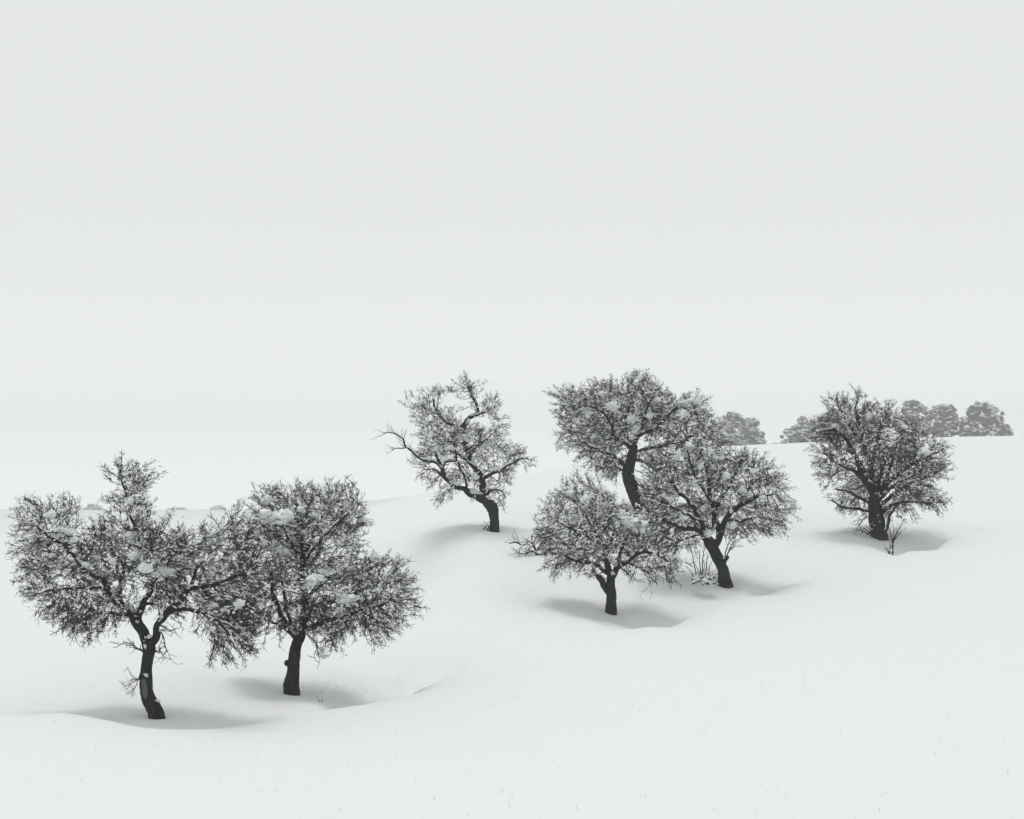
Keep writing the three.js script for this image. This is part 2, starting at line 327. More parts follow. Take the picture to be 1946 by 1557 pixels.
  for (const [bx, by, rx, ry, dz] of T.crown) {
    const k = Math.sqrt(Math.max(0.1, 1 - ((bx - cx) * U / W) ** 2)), deep = Math.max(rx, ry) * U * 1.25, c = loc(bx, by, (T.trunkDepth ?? 0) + (dz ?? gauss() * 0.42 * W * k));
    const count = Math.round(rx * U * ry * U * deep * 4.19 / (T.gap ?? 0.118) ** 3 * 0.62);
    for (let i = 0; i < count; i++) {
      let u, v, w; do { u = rnd() * 2 - 1; v = rnd() * 2 - 1; w = rnd() * 2 - 1; } while (u * u + v * v + w * w > 1);
      const p = V(c.x + u * rx * U * 0.93, c.y + v * ry * U * 0.93, c.z + w * deep);
      if (noise(p.x * 1.15 + T.seed, p.y * 1.15, p.z * 1.15) > -0.32) pts.push(p);
    }
  }
  const cell = 0.5, hash = new Map(), key = (i, j, k) => (i + 200) * 160000 + (j + 200) * 400 + k + 200;
  pts.forEach((p, i) => { const h = key(Math.floor(p.x / cell), Math.floor(p.y / cell), Math.floor(p.z / cell)); if (!hash.has(h)) hash.set(h, []); hash.get(h).push(i); });
  const near = new Int32Array(pts.length).fill(-1), nd = new Float64Array(pts.length).fill(1e9), dead = new Uint8Array(pts.length);
  const STEP = 0.09, KILL = 0.12;
  for (let n = 0; n < X.length; n++) if (kind[n] === 1) for (let i = 0; i < pts.length; i++) { const s = X[n].distanceToSquared(pts[i]); if (s < nd[i]) { nd[i] = s; near[i] = n; } }
  const kids = new Map();
  for (let it = 0; it < 90; it++) {
    const pull = new Map();
    for (let i = 0; i < pts.length; i++) {
      if (dead[i]) continue;
      if (nd[i] < KILL * KILL) { dead[i] = 1; continue; }
      if (near[i] < 0) continue;
      const d = pts[i].clone().sub(X[near[i]]).normalize(), q = pull.get(near[i]);
      if (q) q.add(d); else pull.set(near[i], d);
    }
    if (!pull.size) break;
    let grown = 0;
    for (const [n, d] of pull) {
      if (kids.get(n) >= 3) { for (let i = 0; i < pts.length; i++) if (near[i] === n && rnd() < 0.2) dead[i] = 1; continue; }
      d.normalize();
      const back = par[n] >= 0 ? X[n].clone().sub(X[par[n]]).normalize() : V(0, 1, 0);
      d.addScaledVector(back, kind[n] === 1 ? 0.15 : 0.35).add(V(rnd() - 0.5, rnd() - 0.5, rnd() - 0.5).multiplyScalar(0.85)).normalize();
      const p = X[n].clone().addScaledVector(d, STEP), m = add(p, n, 0, 3);
      kids.set(n, (kids.get(n) ?? 0) + 1); grown++;
      const a = Math.floor(p.x / cell), b = Math.floor(p.y / cell), c = Math.floor(p.z / cell);
      for (let i = a - 2; i <= a + 2; i++) for (let j = b - 2; j <= b + 2; j++) for (let k = c - 2; k <= c + 2; k++) { const list = hash.get(key(i, j, k)); if (list) for (const q of list) if (!dead[q]) { const s = p.distanceToSquared(pts[q]); if (s < nd[q]) { nd[q] = s; near[q] = m; } } }
    }
    if (!grown || X.length > 26000) break;
  }
  // thickness of the grown branches, thickest at their limb
  const tip = T.tip ?? 0.0045, sum = new Float64Array(X.length), children = X.map(() => []);
  for (let n = 0; n < X.length; n++) if (kind[n] === 3) children[par[n]].push(n);
  for (let n = X.length - 1; n >= 0; n--) if (kind[n] === 3) { rad[n] = Math.max(tip, Math.pow(sum[n], 1 / 2.5)); if (kind[par[n]] === 3) sum[par[n]] += Math.pow(rad[n], 2.5) + (children[n].length ? 1e-7 : 0); }
  for (let n = 0; n < X.length; n++) if (kind[n] === 3) rad[n] = Math.min(rad[n], kind[par[n]] === 3 ? rad[par[n]] : Math.max(tip, rad[par[n]] * 0.75));
  const parts = [];
  for (let n = 0; n < X.length; n++) {
    if (kind[n] !== 3) continue;
    const follows = kind[par[n]] === 3 && children[par[n]][0] === n;       // first child continues its parent's chain
    if (follows) continue;
    const P = [X[par[n]].clone()], R = [rad[n]];
    for (let q = n; q !== undefined; q = children[q][0]) { P.push(X[q]); R.push(rad[q]); }
    if (P.length < 2) continue;
    parts.push(sweep(P, R, R[0] > 0.013 ? 5 : 3, { cap: false }));
  }
  if (parts.length) { const b = mesh('branches', mergeGeometries(parts), M.branch, root); b.userData.kind = 'stuff'; }
  // shoots at the ends and along the thin branches
  const lists = sprigs.map(() => []), up = V(0, 1, 0), qt = new THREE.Quaternion(), L0 = T.shoot ?? 0.35;
  const outward = V();
  const shoot = (p, dir, len) => {
    dir.normalize();
    qt.setFromUnitVectors(up, dir).multiply(new THREE.Quaternion().setFromAxisAngle(up, rnd() * 6.283));
    lists[Math.floor(rnd() * lists.length)].push(new THREE.Matrix4().compose(p, qt, V(len * (0.8 + 0.4 * rnd()), len, len)));
    const n = Math.floor((T.twigSnow ?? 2.0) * (0.4 + 1.2 * rnd()));
    for (let i = 0; i < n; i++) {
      const t = 0.1 + 0.85 * rnd(), q = p.clone().addScaledVector(dir, len * t).add(V(rnd() - 0.5, rnd() - 0.35, rnd() - 0.5).multiplyScalar(len * 0.4)), s = 0.5 + rnd();
      putCrumb(q, V(dir.x + rnd() - 0.5, dir.y * 0.5, dir.z + rnd() - 0.5).normalize(), (0.020 + 0.026 * s) * (T.fat ?? 1), (0.009 + 0.010 * s) * (T.fat ?? 1), (0.008 + 0.009 * s) * (T.fat ?? 1));
    }
  };
  for (let n = 0; n < X.length; n++) {
    if (kind[n] !== 3) continue;
    const end = !children[n].length, thin = rad[n] < 0.012;
    const dir = X[n].clone().sub(X[par[n]]).normalize();
    if (Math.abs(dir.y) < 0.85 && rnd() < (T.branchSnow ?? 0.4)) putCrumb(X[n].clone().add(V(0, rad[n], 0)), dir, 0.035 + 0.03 * rnd(), rad[n] + 0.009, 0.010 + 0.012 * rnd());
    if (!(end && rnd() < 0.9) && !(thin && rnd() < (T.bushy ?? 0.55))) continue;
    outward.copy(X[n]).sub(centre).normalize();
    const d = dir.clone().addScaledVector(outward, 0.75).add(V(rnd() - 0.5, rnd() - 0.5 + (T.lift ?? 0.1), rnd() - 0.5).multiplyScalar(end ? 0.7 : 1.6));
    const low = X[n].y < centre.y && rnd() < 0.7;                          // the lower skirts hang
    if (low) d.y -= 0.9;
    shoot(X[n], d, L0 * (0.55 + 0.75 * rnd()) * (low ? 1.2 : 1));
  }
  // bare side twigs on dead limbs
  if (openNodes.length) {
    const out = { pos: [], idx: [] };
    const fork = (p, d, len, r, depth) => {
      let a = p.clone(), e = d.clone().normalize();
      const n = 4;
      for (let i = 0; i < n; i++) {
        e.add(V(rnd() - 0.5, rnd() - 0.42, rnd() - 0.5).multiplyScalar(0.75)).normalize();
        const b = a.clone().addScaledVector(e, len / n); spike(out, a, b, r * (1 - 0.16 * i), r * (1 - 0.16 * (i + 1)));
        if (Math.abs(e.y) < 0.7 && rnd() < 0.5) putCrumb(a.clone().lerp(b, 0.5).add(V(0, r, 0)), e, 0.03, r + 0.004, 0.012);
        a = b;
        if (depth && rnd() < 0.6) fork(a, e.clone().add(V(rnd() - 0.5, rnd() - 0.4, rnd() - 0.5).multiplyScalar(2)), len * (0.4 + 0.3 * rnd()), r * 0.7, depth - 1);
      }
    };
    for (const [n, d] of openNodes) fork(X[n], d.clone().add(V(rnd() - 0.5, rnd() - 0.5, rnd() - 0.5).multiplyScalar(1.3)), (0.16 + 0.2 * rnd()) * (T.d > 50 ? 1.3 : 1), Math.min(0.010, rad[n] * 0.8), 1);
    mesh('bare_twigs', geometryOf(out), M.twig, root).userData.kind = 'stuff';
  }
  const pillows = (T.snow ?? []).map(([x, y, w, h, dz]) => {
    const p = loc(x, y, (T.trunkDepth ?? 0) + (dz ?? -W * (0.12 + 0.3 * rnd())));
    if (w > 6) for (let k = 0, n = Math.round(w * 0.8); k < n; k++) {       // the shoots that carry it
      const a = rnd() * 6.283, q = p.clone().add(V(Math.cos(a) * w * U * 0.8 * rnd(), (Math.sin(a) * 0.7 - 0.3) * h * U, (rnd() - 0.6) * w * U));
      shoot(q, V(Math.cos(a) + (rnd() - 0.5) * 0.8, Math.sin(a) * 0.6 + 0.25, (rnd() - 0.6) * 1.4), L0 * (0.5 + 0.5 * rnd()));
    }
    return p;
  });
  lists.forEach((l, i) => { if (l.length) instanced('twigs', sprigs[i], M.twig, l, root); });
  instanced('twig_snow', crumb, M.snowLump, crumbs, root);
  // pillows of snow caught in the crown
  (T.snow ?? []).forEach(([x, y, w, h, dz], i) => {
    const m = mesh('snow_pillow', pillow(w * U, h * U, T.seed + i * 1.7, rnd), M.snowLump, root);
    m.position.copy(pillows[i]);
  });

  return { root, trunk, loc, U };
}

const T1 = {
  seed: 101, d: 40, label: 'largest tree at lower left, with a spire of twigs over three spreading limbs',
  trunk: [[297, 1362, 14], [289, 1340, 12.8], [279, 1315, 12], [277, 1285, 11.2], [281, 1255, 10.4], [283, 1232, 11.5], [281, 1215, 11]],
  limbs: [
    { z: -0.3, p: [[277, 1220, 9], [262, 1190, 8], [252, 1173, 7.5], [230, 1148, 6.5], [205, 1119, 6], [187, 1097, 5], [165, 1083, 4.5], [144, 1061, 3.5], [108, 1029, 3], [72, 1004, 1.8]] },
    { z: 0.8, p: [[230, 1148, 4.5], [228, 1125, 4], [227, 1105, 3.5], [234, 1083, 3], [216, 1047, 2.3], [205, 1020, 1.6]] },
    { z: -0.9, p: [[205, 1121, 3.2], [172, 1117, 3], [137, 1119, 2.5], [100, 1122, 2], [70, 1128, 1.3]] },
    { z: 0.9, p: [[250, 1173, 3.2], [225, 1168, 3], [201, 1166, 2.6], [165, 1173, 2], [150, 1185, 1.2]] },
    { z: 0.5, p: [[283, 1222, 8], [264, 1179, 6.2], [266, 1159, 5.6], [284, 1126, 5], [288, 1105, 4.6], [273, 1061, 4], [259, 1018, 3.5], [248, 979, 3], [237, 932, 2.2], [230, 905, 1.3]] },
    { z: -0.3, p: [[287, 1222, 7.5], [300, 1191, 6.2], [317, 1166, 5.5], [338, 1144, 5], [360, 1119, 4.5], [396, 1115, 4], [432, 1101, 3.5], [464, 1094, 2.7], [493, 1092, 1.6]] },
    { z: -1.2, p: [[317, 1168, 4.2], [345, 1159, 4], [381, 1162, 3.4], [410, 1177, 2.8], [435, 1205, 2], [446, 1234, 1.2]] },
    { z: 0.9, p: [[360, 1119, 3.6], [375, 1080, 3], [395, 1045, 2.4], [415, 1012, 1.5]] },
    { z: -0.9, p: [[286, 1112, 3], [310, 1085, 2.6], [325, 1055, 2], [335, 1030, 1.3]] },
    { z: 1.2, p: [[268, 1165, 3.4], [276, 1150, 3], [290, 1145, 2.6], [300, 1120, 2.2], [318, 1095, 1.6]] },
    { bare: 1, z: -0.4, p: [[272, 1240, 2], [258, 1231, 1.6], [248, 1223, 1.2], [238, 1221, 0.8]] },
    { bare: 1, z: -0.3, p: [[297, 1238, 1.8], [304, 1237, 1.5], [309, 1245, 1]] },
    { bare: 1, z: -0.4, p: [[300, 1196, 1.6], [308, 1205, 1.4], [312, 1225, 1.2], [318, 1240, 0.8]] },
    { bare: 1, z: -0.3, p: [[304, 1190, 1.4], [322, 1199, 1.1], [333, 1196, 0.7]] },
    { bare: 1, z: -0.5, p: [[265, 1292, 1.1], [254, 1297, 0.9], [243, 1305, 0.6]] },
    { bare: 1, z: -0.6, p: [[267, 1282, 0.9], [258, 1303, 0.8], [251, 1318, 0.5]] },
  ],
  crown: [[250, 912, 42, 30], [243, 945, 40, 30], [252, 985, 40, 32], [75, 985, 42, 36], [137, 972, 20, 26], [62, 1030, 36, 40], [105, 1035, 48, 42], [85, 1090, 44, 48], [92, 1135, 38, 34], [150, 1130, 50, 48], [178, 1172, 42, 32], [150, 1060, 58, 45],
    [212, 1030, 44, 44], [255, 1040, 52, 50], [300, 1030, 45, 35], [332, 1055, 46, 38], [220, 1095, 50, 40], [290, 1085, 58, 45], [340, 1105, 56, 40], [390, 1055, 46, 40], [428, 1035, 45, 42], [455, 1075, 45, 48], [400, 1125, 55, 42], [445, 1130, 50, 48], [430, 1190, 44, 38], [437, 1225, 36, 26], [450, 990, 26, 22], [400, 1170, 40, 25], [222, 1148, 36, 24], [318, 1128, 32, 24], [285, 1140, 22, 22], [190, 1120, 40, 34], [250, 905, 40, 20]],
  snow: [[278, 1082, 13, 11, -1.6], [258, 1055, 16, 10], [250, 1020, 14, 10], [310, 1085, 18, 9], [300, 1060, 10, 6], [125, 1010, 16, 9], [142, 1025, 12, 6], [95, 978, 9, 8], [395, 1025, 14, 8], [405, 1017, 8, 8], [458, 1147, 11, 9, -1.3], [405, 1150, 12, 6], [425, 1158, 7, 6], [380, 1138, 9, 4], [60, 1030, 8, 5], [165, 1075, 10, 7], [186, 1060, 9, 5], [445, 1040, 7, 8], [247, 952, 9, 7], [215, 1068, 8, 6], [340, 1060, 9, 5], [250, 1160, 8, 9, -0.05], [218, 1133, 9, 7, -0.3], [262, 1165, 6, 7, 0.1], [285, 1210, 5, 5, -0.08]],
};
const T2 = {
  seed: 202, d: 44, label: 'full tree with a thick straight trunk beside the largest tree, grass stalks at its foot',
  trunk: [[554, 1314, 14.5], [554, 1296, 12.8], [556, 1275, 11.5], [559, 1249, 10.5], [564, 1227, 10], [570, 1208, 9.5], [573, 1196, 8]],
  limbs: [
    { z: -0.4, p: [[566, 1213, 6.5], [543, 1191, 5.5], [535, 1172, 5], [527, 1150, 4.5], [517, 1124, 3.5], [514, 1089, 2.2]] },
    { z: 0.5, p: [[565, 1204, 4.8], [553, 1182, 4], [543, 1163, 3.5], [540, 1130, 3], [533, 1089, 1.8]] },
    { z: 0, p: [[572, 1205, 7.5], [580, 1163, 6], [578, 1130, 5.5], [574, 1098, 5], [575, 1060, 4.6], [574, 1028, 3.6], [577, 995, 2]] },
    { z: -0.5, p: [[576, 1200, 5.8], [604, 1188, 5], [627, 1179, 4.5], [655, 1172, 4], [690, 1160, 3], [730, 1150, 1.8]] },
    { z: 0.7, p: [[580, 1172, 4.4], [604, 1153, 4], [633, 1143, 3.5], [668, 1130, 3], [713, 1105, 1.8]] },
    { z: 0.9, p: [[579, 1145, 3.5], [596, 1120, 3], [620, 1100, 2.6], [650, 1085, 2], [680, 1070, 1.3]] },
    { z: -0.8, p: [[575, 1075, 3], [591, 1050, 2.6], [610, 1025, 2.3], [633, 1002, 1.9], [662, 976, 1.2]] },
    { z: 0.8, p: [[575, 1060, 3], [590, 1030, 2.5], [605, 995, 2], [625, 960, 1.2]] },
    { z: -0.6, p: [[574, 1085, 3], [567, 1060, 2.6], [553, 1034, 2.2], [540, 1002, 1.8], [522, 968, 1.2]] },
    { z: 0.9, p: [[527, 1150, 3], [505, 1130, 2.5], [485, 1105, 2], [470, 1075, 1.3]] },
    { z: 1.1, p: [[560, 1205, 3], [530, 1190, 2.4], [500, 1172, 2], [478, 1165, 1.3]] },
    { bare: 1, z: -0.5, p: [[580, 1204, 1.8], [592, 1213, 1.5], [601, 1228, 1.2], [605, 1248, 0.8]] },
    { bare: 1, z: -0.5, p: [[596, 1216, 1.2], [606, 1232, 1], [612, 1240, 0.6]] },
  ],
  crown: [[503, 955, 28, 24], [530, 965, 38, 32], [585, 960, 48, 32], [640, 955, 42, 32], [664, 990, 30, 38], [600, 1000, 60, 40], [640, 1025, 45, 34], [530, 1010, 50, 42], [560, 1045, 60, 45], [485, 1040, 40, 42], [500, 1090, 45, 45], [490, 1140, 42, 42], [518, 1172, 38, 26], [475, 1170, 28, 34], [560, 1110, 50, 48], [605, 1090, 45, 40], [620, 1135, 58, 42], [680, 1090, 46, 36], [722, 1098, 45, 36], [752, 1122, 38, 36], [738, 1158, 44, 32], [690, 1150, 50, 40], [640, 1172, 50, 28], [700, 1188, 40, 18], [632, 1205, 24, 20], [585, 1165, 40, 30]],
  snow: [[527, 983, 26, 17, -1.2], [508, 950, 14, 11], [570, 968, 9, 6], [529, 1050, 16, 13], [595, 1105, 22, 13, -1.1], [612, 1090, 16, 8], [660, 1140, 21, 9, -1.3], [645, 1132, 10, 6], [512, 1085, 12, 7], [665, 1082, 13, 9], [690, 1095, 10, 7], [598, 980, 9, 6], [620, 968, 9, 5], [500, 1030, 7, 8], [718, 1122, 8, 5], [645, 1085, 9, 6], [545, 1185, 6, 8, 0], [556, 1192, 5, 5, -0.1], [575, 1010, 8, 5], [480, 1100, 8, 5]],
};
const T3 = {
  seed: 303, d: 62, gap: 0.14, bushy: 0.3, fat: 1.25, shoot: 0.38, tip: 0.006, limbSnow: 0.6, branchSnow: 0.35, twigSnow: 1.8, label: 'open leaning tree on the slope, its bent trunk sweeping left into a bare limb',
  trunk: [[940, 1008, 9.5], [939, 985, 8.8], [936, 968, 9.5], [925, 953, 9.5], [908, 944, 7.5], [893, 937, 6.2], [881, 928, 5]],
  limbs: [
    { z: -0.6, p: [[884, 930, 5.2], [868, 926, 4.6], [856, 919, 4.2], [846, 907, 4], [838, 890, 3.2], [834, 880, 3], [828, 862, 2]] },
    { z: 0.2, p: [[928, 957, 6.5], [919, 938, 5.6], [917, 914, 5.5], [909, 898, 5.5], [898, 884, 5], [890, 862, 4.5], [884, 835, 4.4], [876, 815, 4], [884, 801, 4.4], [896, 791, 4], [908, 788, 3.4], [905, 770, 2.5], [896, 750, 2], [886, 732, 1.3]] },
    { bare: 1, z: -0.8, z0: -0.5, p: [[838, 890, 2.6], [826, 878, 2.6], [814, 875, 2.6], [800, 873, 2.5], [785, 859, 2.4], [770, 848, 2], [766, 836, 1.7], [754, 826, 1.3], [735, 822, 0.9]] },
    { bare: 1, z: -0.9, z0: -0.7, p: [[772, 850, 1.3], [761, 852, 1.1], [750, 853, 0.8]] },
    { z: -0.5, p: [[917, 914, 4], [933, 902, 3.3], [950, 895, 3], [968, 883, 2.6], [985, 874, 1.9], [1003, 870, 1.1]] },
    { z: 0.6, p: [[878, 820, 3.4], [856, 806, 3], [842, 798, 2.6], [830, 780, 2.2], [822, 760, 1.4]] },
    { z: -0.3, p: [[842, 895, 2.5], [846, 880, 2.2], [855, 876, 2.2], [866, 876, 2.2], [868, 862, 1.7], [862, 845, 1.2]] },
    { z: 0, p: [[887, 932, 2.4], [885, 912, 2.1], [877, 895, 2], [870, 878, 1.5]] },
    { z: 0.8, p: [[898, 884, 3], [880, 870, 2.5], [858, 858, 2.1], [835, 845, 1.7], [815, 825, 1.1]] },
    { z: 0.9, p: [[890, 862, 3], [905, 850, 2.5], [920, 840, 2], [935, 825, 1.2]] },
    { z: 0.3, p: [[908, 788, 2.2], [920, 784, 1.9], [933, 778, 1.5], [945, 772, 1]] },
    { z: 0.2, p: [[922, 946, 3], [930, 935, 2.4], [942, 930, 2], [955, 935, 1.4], [962, 946, 0.9]] },
    { z: -0.4, p: [[846, 907, 2.4], [834, 899, 2.3], [822, 893, 1.8], [808, 893, 1.1]] },
    { z: 0.5, p: [[836, 788, 2], [818, 782, 1.6], [802, 768, 1.3], [795, 752, 0.9]] },
  ],
  crown: [[795, 765, 24, 20], [822, 758, 26, 22], [812, 786, 24, 20], [876, 742, 24, 16], [893, 745, 22, 20], [896, 770, 16, 16], [933, 776, 20, 14], [815, 820, 26, 26], [850, 832, 34, 32], [888, 838, 34, 28], [922, 838, 26, 26], [848, 800, 24, 18], [840, 862, 42, 24], [888, 868, 38, 24], [808, 888, 22, 22], [818, 905, 18, 15], [848, 932, 20, 13], [958, 868, 32, 22], [982, 875, 20, 16], [1000, 872, 16, 12], [940, 892, 32, 20], [925, 918, 18, 14], [946, 942, 24, 18], [945, 820, 14, 14], [860, 895, 25, 18], [905, 905, 24, 16], [870, 905, 20, 14]],
  snow: [[803, 764, 8, 5], [846, 790, 8, 6], [880, 832, 11, 8], [855, 852, 9, 6], [832, 850, 8, 6], [932, 842, 10, 6], [930, 758, 7, 4], [820, 825, 8, 6], [903, 905, 8, 6], [975, 857, 8, 4], [870, 810, 6, 7], [865, 918, 12, 4, -0.5], [905, 934, 13, 5, -0.1], [890, 800, 5, 7, -0.1], [895, 750, 6, 5], [845, 870, 7, 5]],
};
const T4 = {
  seed: 404, d: 70, gap: 0.142, bushy: 0.42, fat: 1.45, shoot: 0.4, tip: 0.007, branchSnow: 0.45, twigSnow: 2.0, label: 'wide pale tree standing farthest back, its leaning trunk showing between two nearer crowns',
  trunk: [[1216, 966, 11.5], [1209, 948, 11], [1200, 925, 11.5], [1193, 904, 11.5], [1198, 881, 10], [1203, 858, 8.5], [1204, 842, 7]],
  limbs: [
    { z: -0.8, p: [[1202, 850, 5], [1184, 837, 4.2], [1168, 832, 3.6], [1165, 815, 3], [1155, 795, 2.8], [1140, 780, 2.2], [1110, 770, 1.8], [1082, 764, 1.1]] },
    { z: 0.8, p: [[1203, 843, 4], [1190, 825, 3.2], [1188, 805, 2.8], [1195, 775, 2.4], [1206, 745, 1.8], [1213, 724, 1]] },
    { z: -0.5, p: [[1205, 842, 5], [1218, 824, 4], [1238, 820, 3.5], [1261, 800, 3.2], [1284, 777, 3], [1300, 766, 2], [1318, 770, 1.2]] },
    { z: -1, p: [[1195, 890, 5], [1177, 875, 4], [1157, 863, 3], [1135, 855, 2.4], [1108, 840, 1.6]] },
    { z: 0.9, p: [[1199, 870, 4], [1230, 852, 3.2], [1255, 850, 2.6], [1285, 838, 2], [1315, 825, 1.2]] },
    { z: -0.6, p: [[1218, 824, 3], [1225, 800, 2.6], [1230, 775, 2], [1245, 750, 1.2]] },
    { z: 0.6, p: [[1190, 827, 2.8], [1170, 800, 2.4], [1150, 775, 2], [1140, 755, 1.2]] },
    { z: 0.5, p: [[1196, 880, 3], [1215, 875, 2.8], [1235, 885, 2.2], [1250, 900, 1.2]] },
    { z: -0.5, p: [[1188, 896, 1.6], [1172, 888, 1.4], [1158, 888, 1.1], [1150, 898, 0.8]] },
  ],
  crown: [[1075, 762, 24, 22], [1100, 762, 35, 24], [1076, 790, 18, 13], [1132, 765, 38, 28], [1152, 752, 34, 20], [1187, 762, 38, 32], [1213, 745, 34, 32], [1240, 757, 33, 32], [1264, 778, 34, 28], [1110, 800, 42, 28], [1098, 835, 34, 26], [1130, 850, 42, 22], [1160, 810, 45, 34], [1220, 800, 48, 34], [1260, 820, 40, 34], [1308, 775, 34, 24], [1322, 800, 34, 28], [1340, 828, 26, 24], [1290, 830, 40, 30], [1163, 888, 22, 16], [1245, 862, 38, 32], [1255, 900, 32, 32], [1150, 875, 28, 14], [1240, 925, 25, 22], [1150, 848, 34, 24], [1178, 856, 22, 20], [1175, 815, 30, 26]],
  snow: [[1165, 772, 11, 8], [1200, 795, 12, 9], [1310, 766, 20, 9], [1300, 785, 10, 7], [1085, 768, 9, 7], [1145, 748, 8, 6], [1325, 762, 9, 7], [1235, 790, 8, 6], [1280, 812, 9, 8], [1210, 812, 9, 6], [1115, 785, 8, 5], [1203, 832, 8, 4, -0.2], [1190, 838, 7, 3, -0.3], [1250, 760, 7, 5], [1300, 840, 9, 8], [1130, 830, 8, 4]],
};
const T5 = {
  seed: 505, d: 54, gap: 0.122, bushy: 0.5, fat: 1.15, tip: 0.0055, label: 'smallest round tree, a sawn stub on its short trunk, in front of the leaning pair',
  trunk: [[1162, 1161, 10.2], [1161, 1142, 9.2], [1161, 1128, 9.2], [1161, 1114, 8.6], [1161, 1100, 7.8], [1160, 1090, 6.5]],
  limbs: [
    { z: -0.35, snowless: 1, p: [[1158, 1126, 6.2], [1149, 1114, 6], [1142, 1104, 6], [1136, 1093, 5.4]] },
    { z: 0.1, p: [[1160, 1100, 6.8], [1155, 1074, 6], [1151, 1050, 5], [1142, 1026, 4], [1125, 1000, 3], [1105, 972, 1.8]] },
    { z: -0.7, p: [[1156, 1091, 4.2], [1137, 1076, 3.5], [1116, 1069, 3], [1092, 1066, 2.4], [1068, 1052, 1.4]] },
    { z: -0.6, p: [[1163, 1097, 6], [1175, 1076, 5], [1190, 1071, 4.5], [1208, 1055, 4], [1232, 1050, 3.4], [1256, 1057, 2.6], [1274, 1074, 1.4]] },
    { z: 0.6, p: [[1176, 1076, 4.2], [1180, 1045, 3.5], [1192, 1022, 2.8], [1203, 1000, 1.5]] },
    { z: -0.9, p: [[1192, 1071, 2.2], [1220, 1081, 1.9], [1239, 1097, 1.4], [1249, 1111, 0.9]] },
    { z: 0.9, p: [[1151, 1050, 3.4], [1165, 1020, 2.8], [1170, 990, 2.2], [1165, 955, 1.2]] },
    { z: -0.9, p: [[1148, 1040, 3], [1115, 1020, 2.5], [1085, 1005, 2], [1055, 990, 1.2]] },
    { z: 0.9, p: [[1155, 1070, 3], [1120, 1050, 2.5], [1085, 1035, 2], [1050, 1030, 1.2]] },
    { bare: 1, z: -0.7, p: [[1180, 1080, 1.3], [1195, 1092, 1.1], [1202, 1100, 0.7]] },
    { bare: 1, z: -0.8, p: [[1136, 1094, 1.2], [1131, 1086, 1], [1136, 1074, 0.8]] },
    { bare: 1, z: -0.9, p: [[1205, 1072, 1.2], [1226, 1090, 1], [1236, 1108, 0.7]] },
  ],
  crown: [[1085, 937, 28, 20], [1110, 932, 30, 18], [1140, 947, 24, 22], [1060, 972, 28, 32], [1100, 970, 40, 34], [1140, 985, 38, 30], [1045, 1010, 24, 32], [1050, 1045, 26, 26], [1085, 1030, 45, 38], [1130, 1030, 45, 38], [1090, 1065, 35, 18], [1062, 1070, 18, 14], [1170, 1000, 38, 32], [1208, 1003, 32, 32], [1200, 1040, 40, 28], [1240, 1030, 32, 38], [1262, 1060, 30, 32], [1276, 1088, 20, 18], [1230, 1072, 30, 14], [1165, 1045, 30, 25]],
  snow: [[1192, 988, 23, 8, -1.1], [1178, 975, 11, 7, -1.1], [1207, 1000, 6, 13, -1.1], [1226, 994, 8, 7, -1.2], [1222, 1007, 6, 5, -1.2], [1173, 993, 7, 9, -1.1], [1084, 937, 8, 6], [1115, 946, 8, 7], [1093, 993, 8, 5], [1110, 996, 6, 5], [1147, 985, 9, 4], [1070, 985, 6, 5], [1276, 1010, 5, 6], [1145, 1102, 5, 5, 0.1], [1165, 1090, 5, 4, -0.15], [1190, 1062, 5, 4], [1100, 1050, 7, 4]],
};
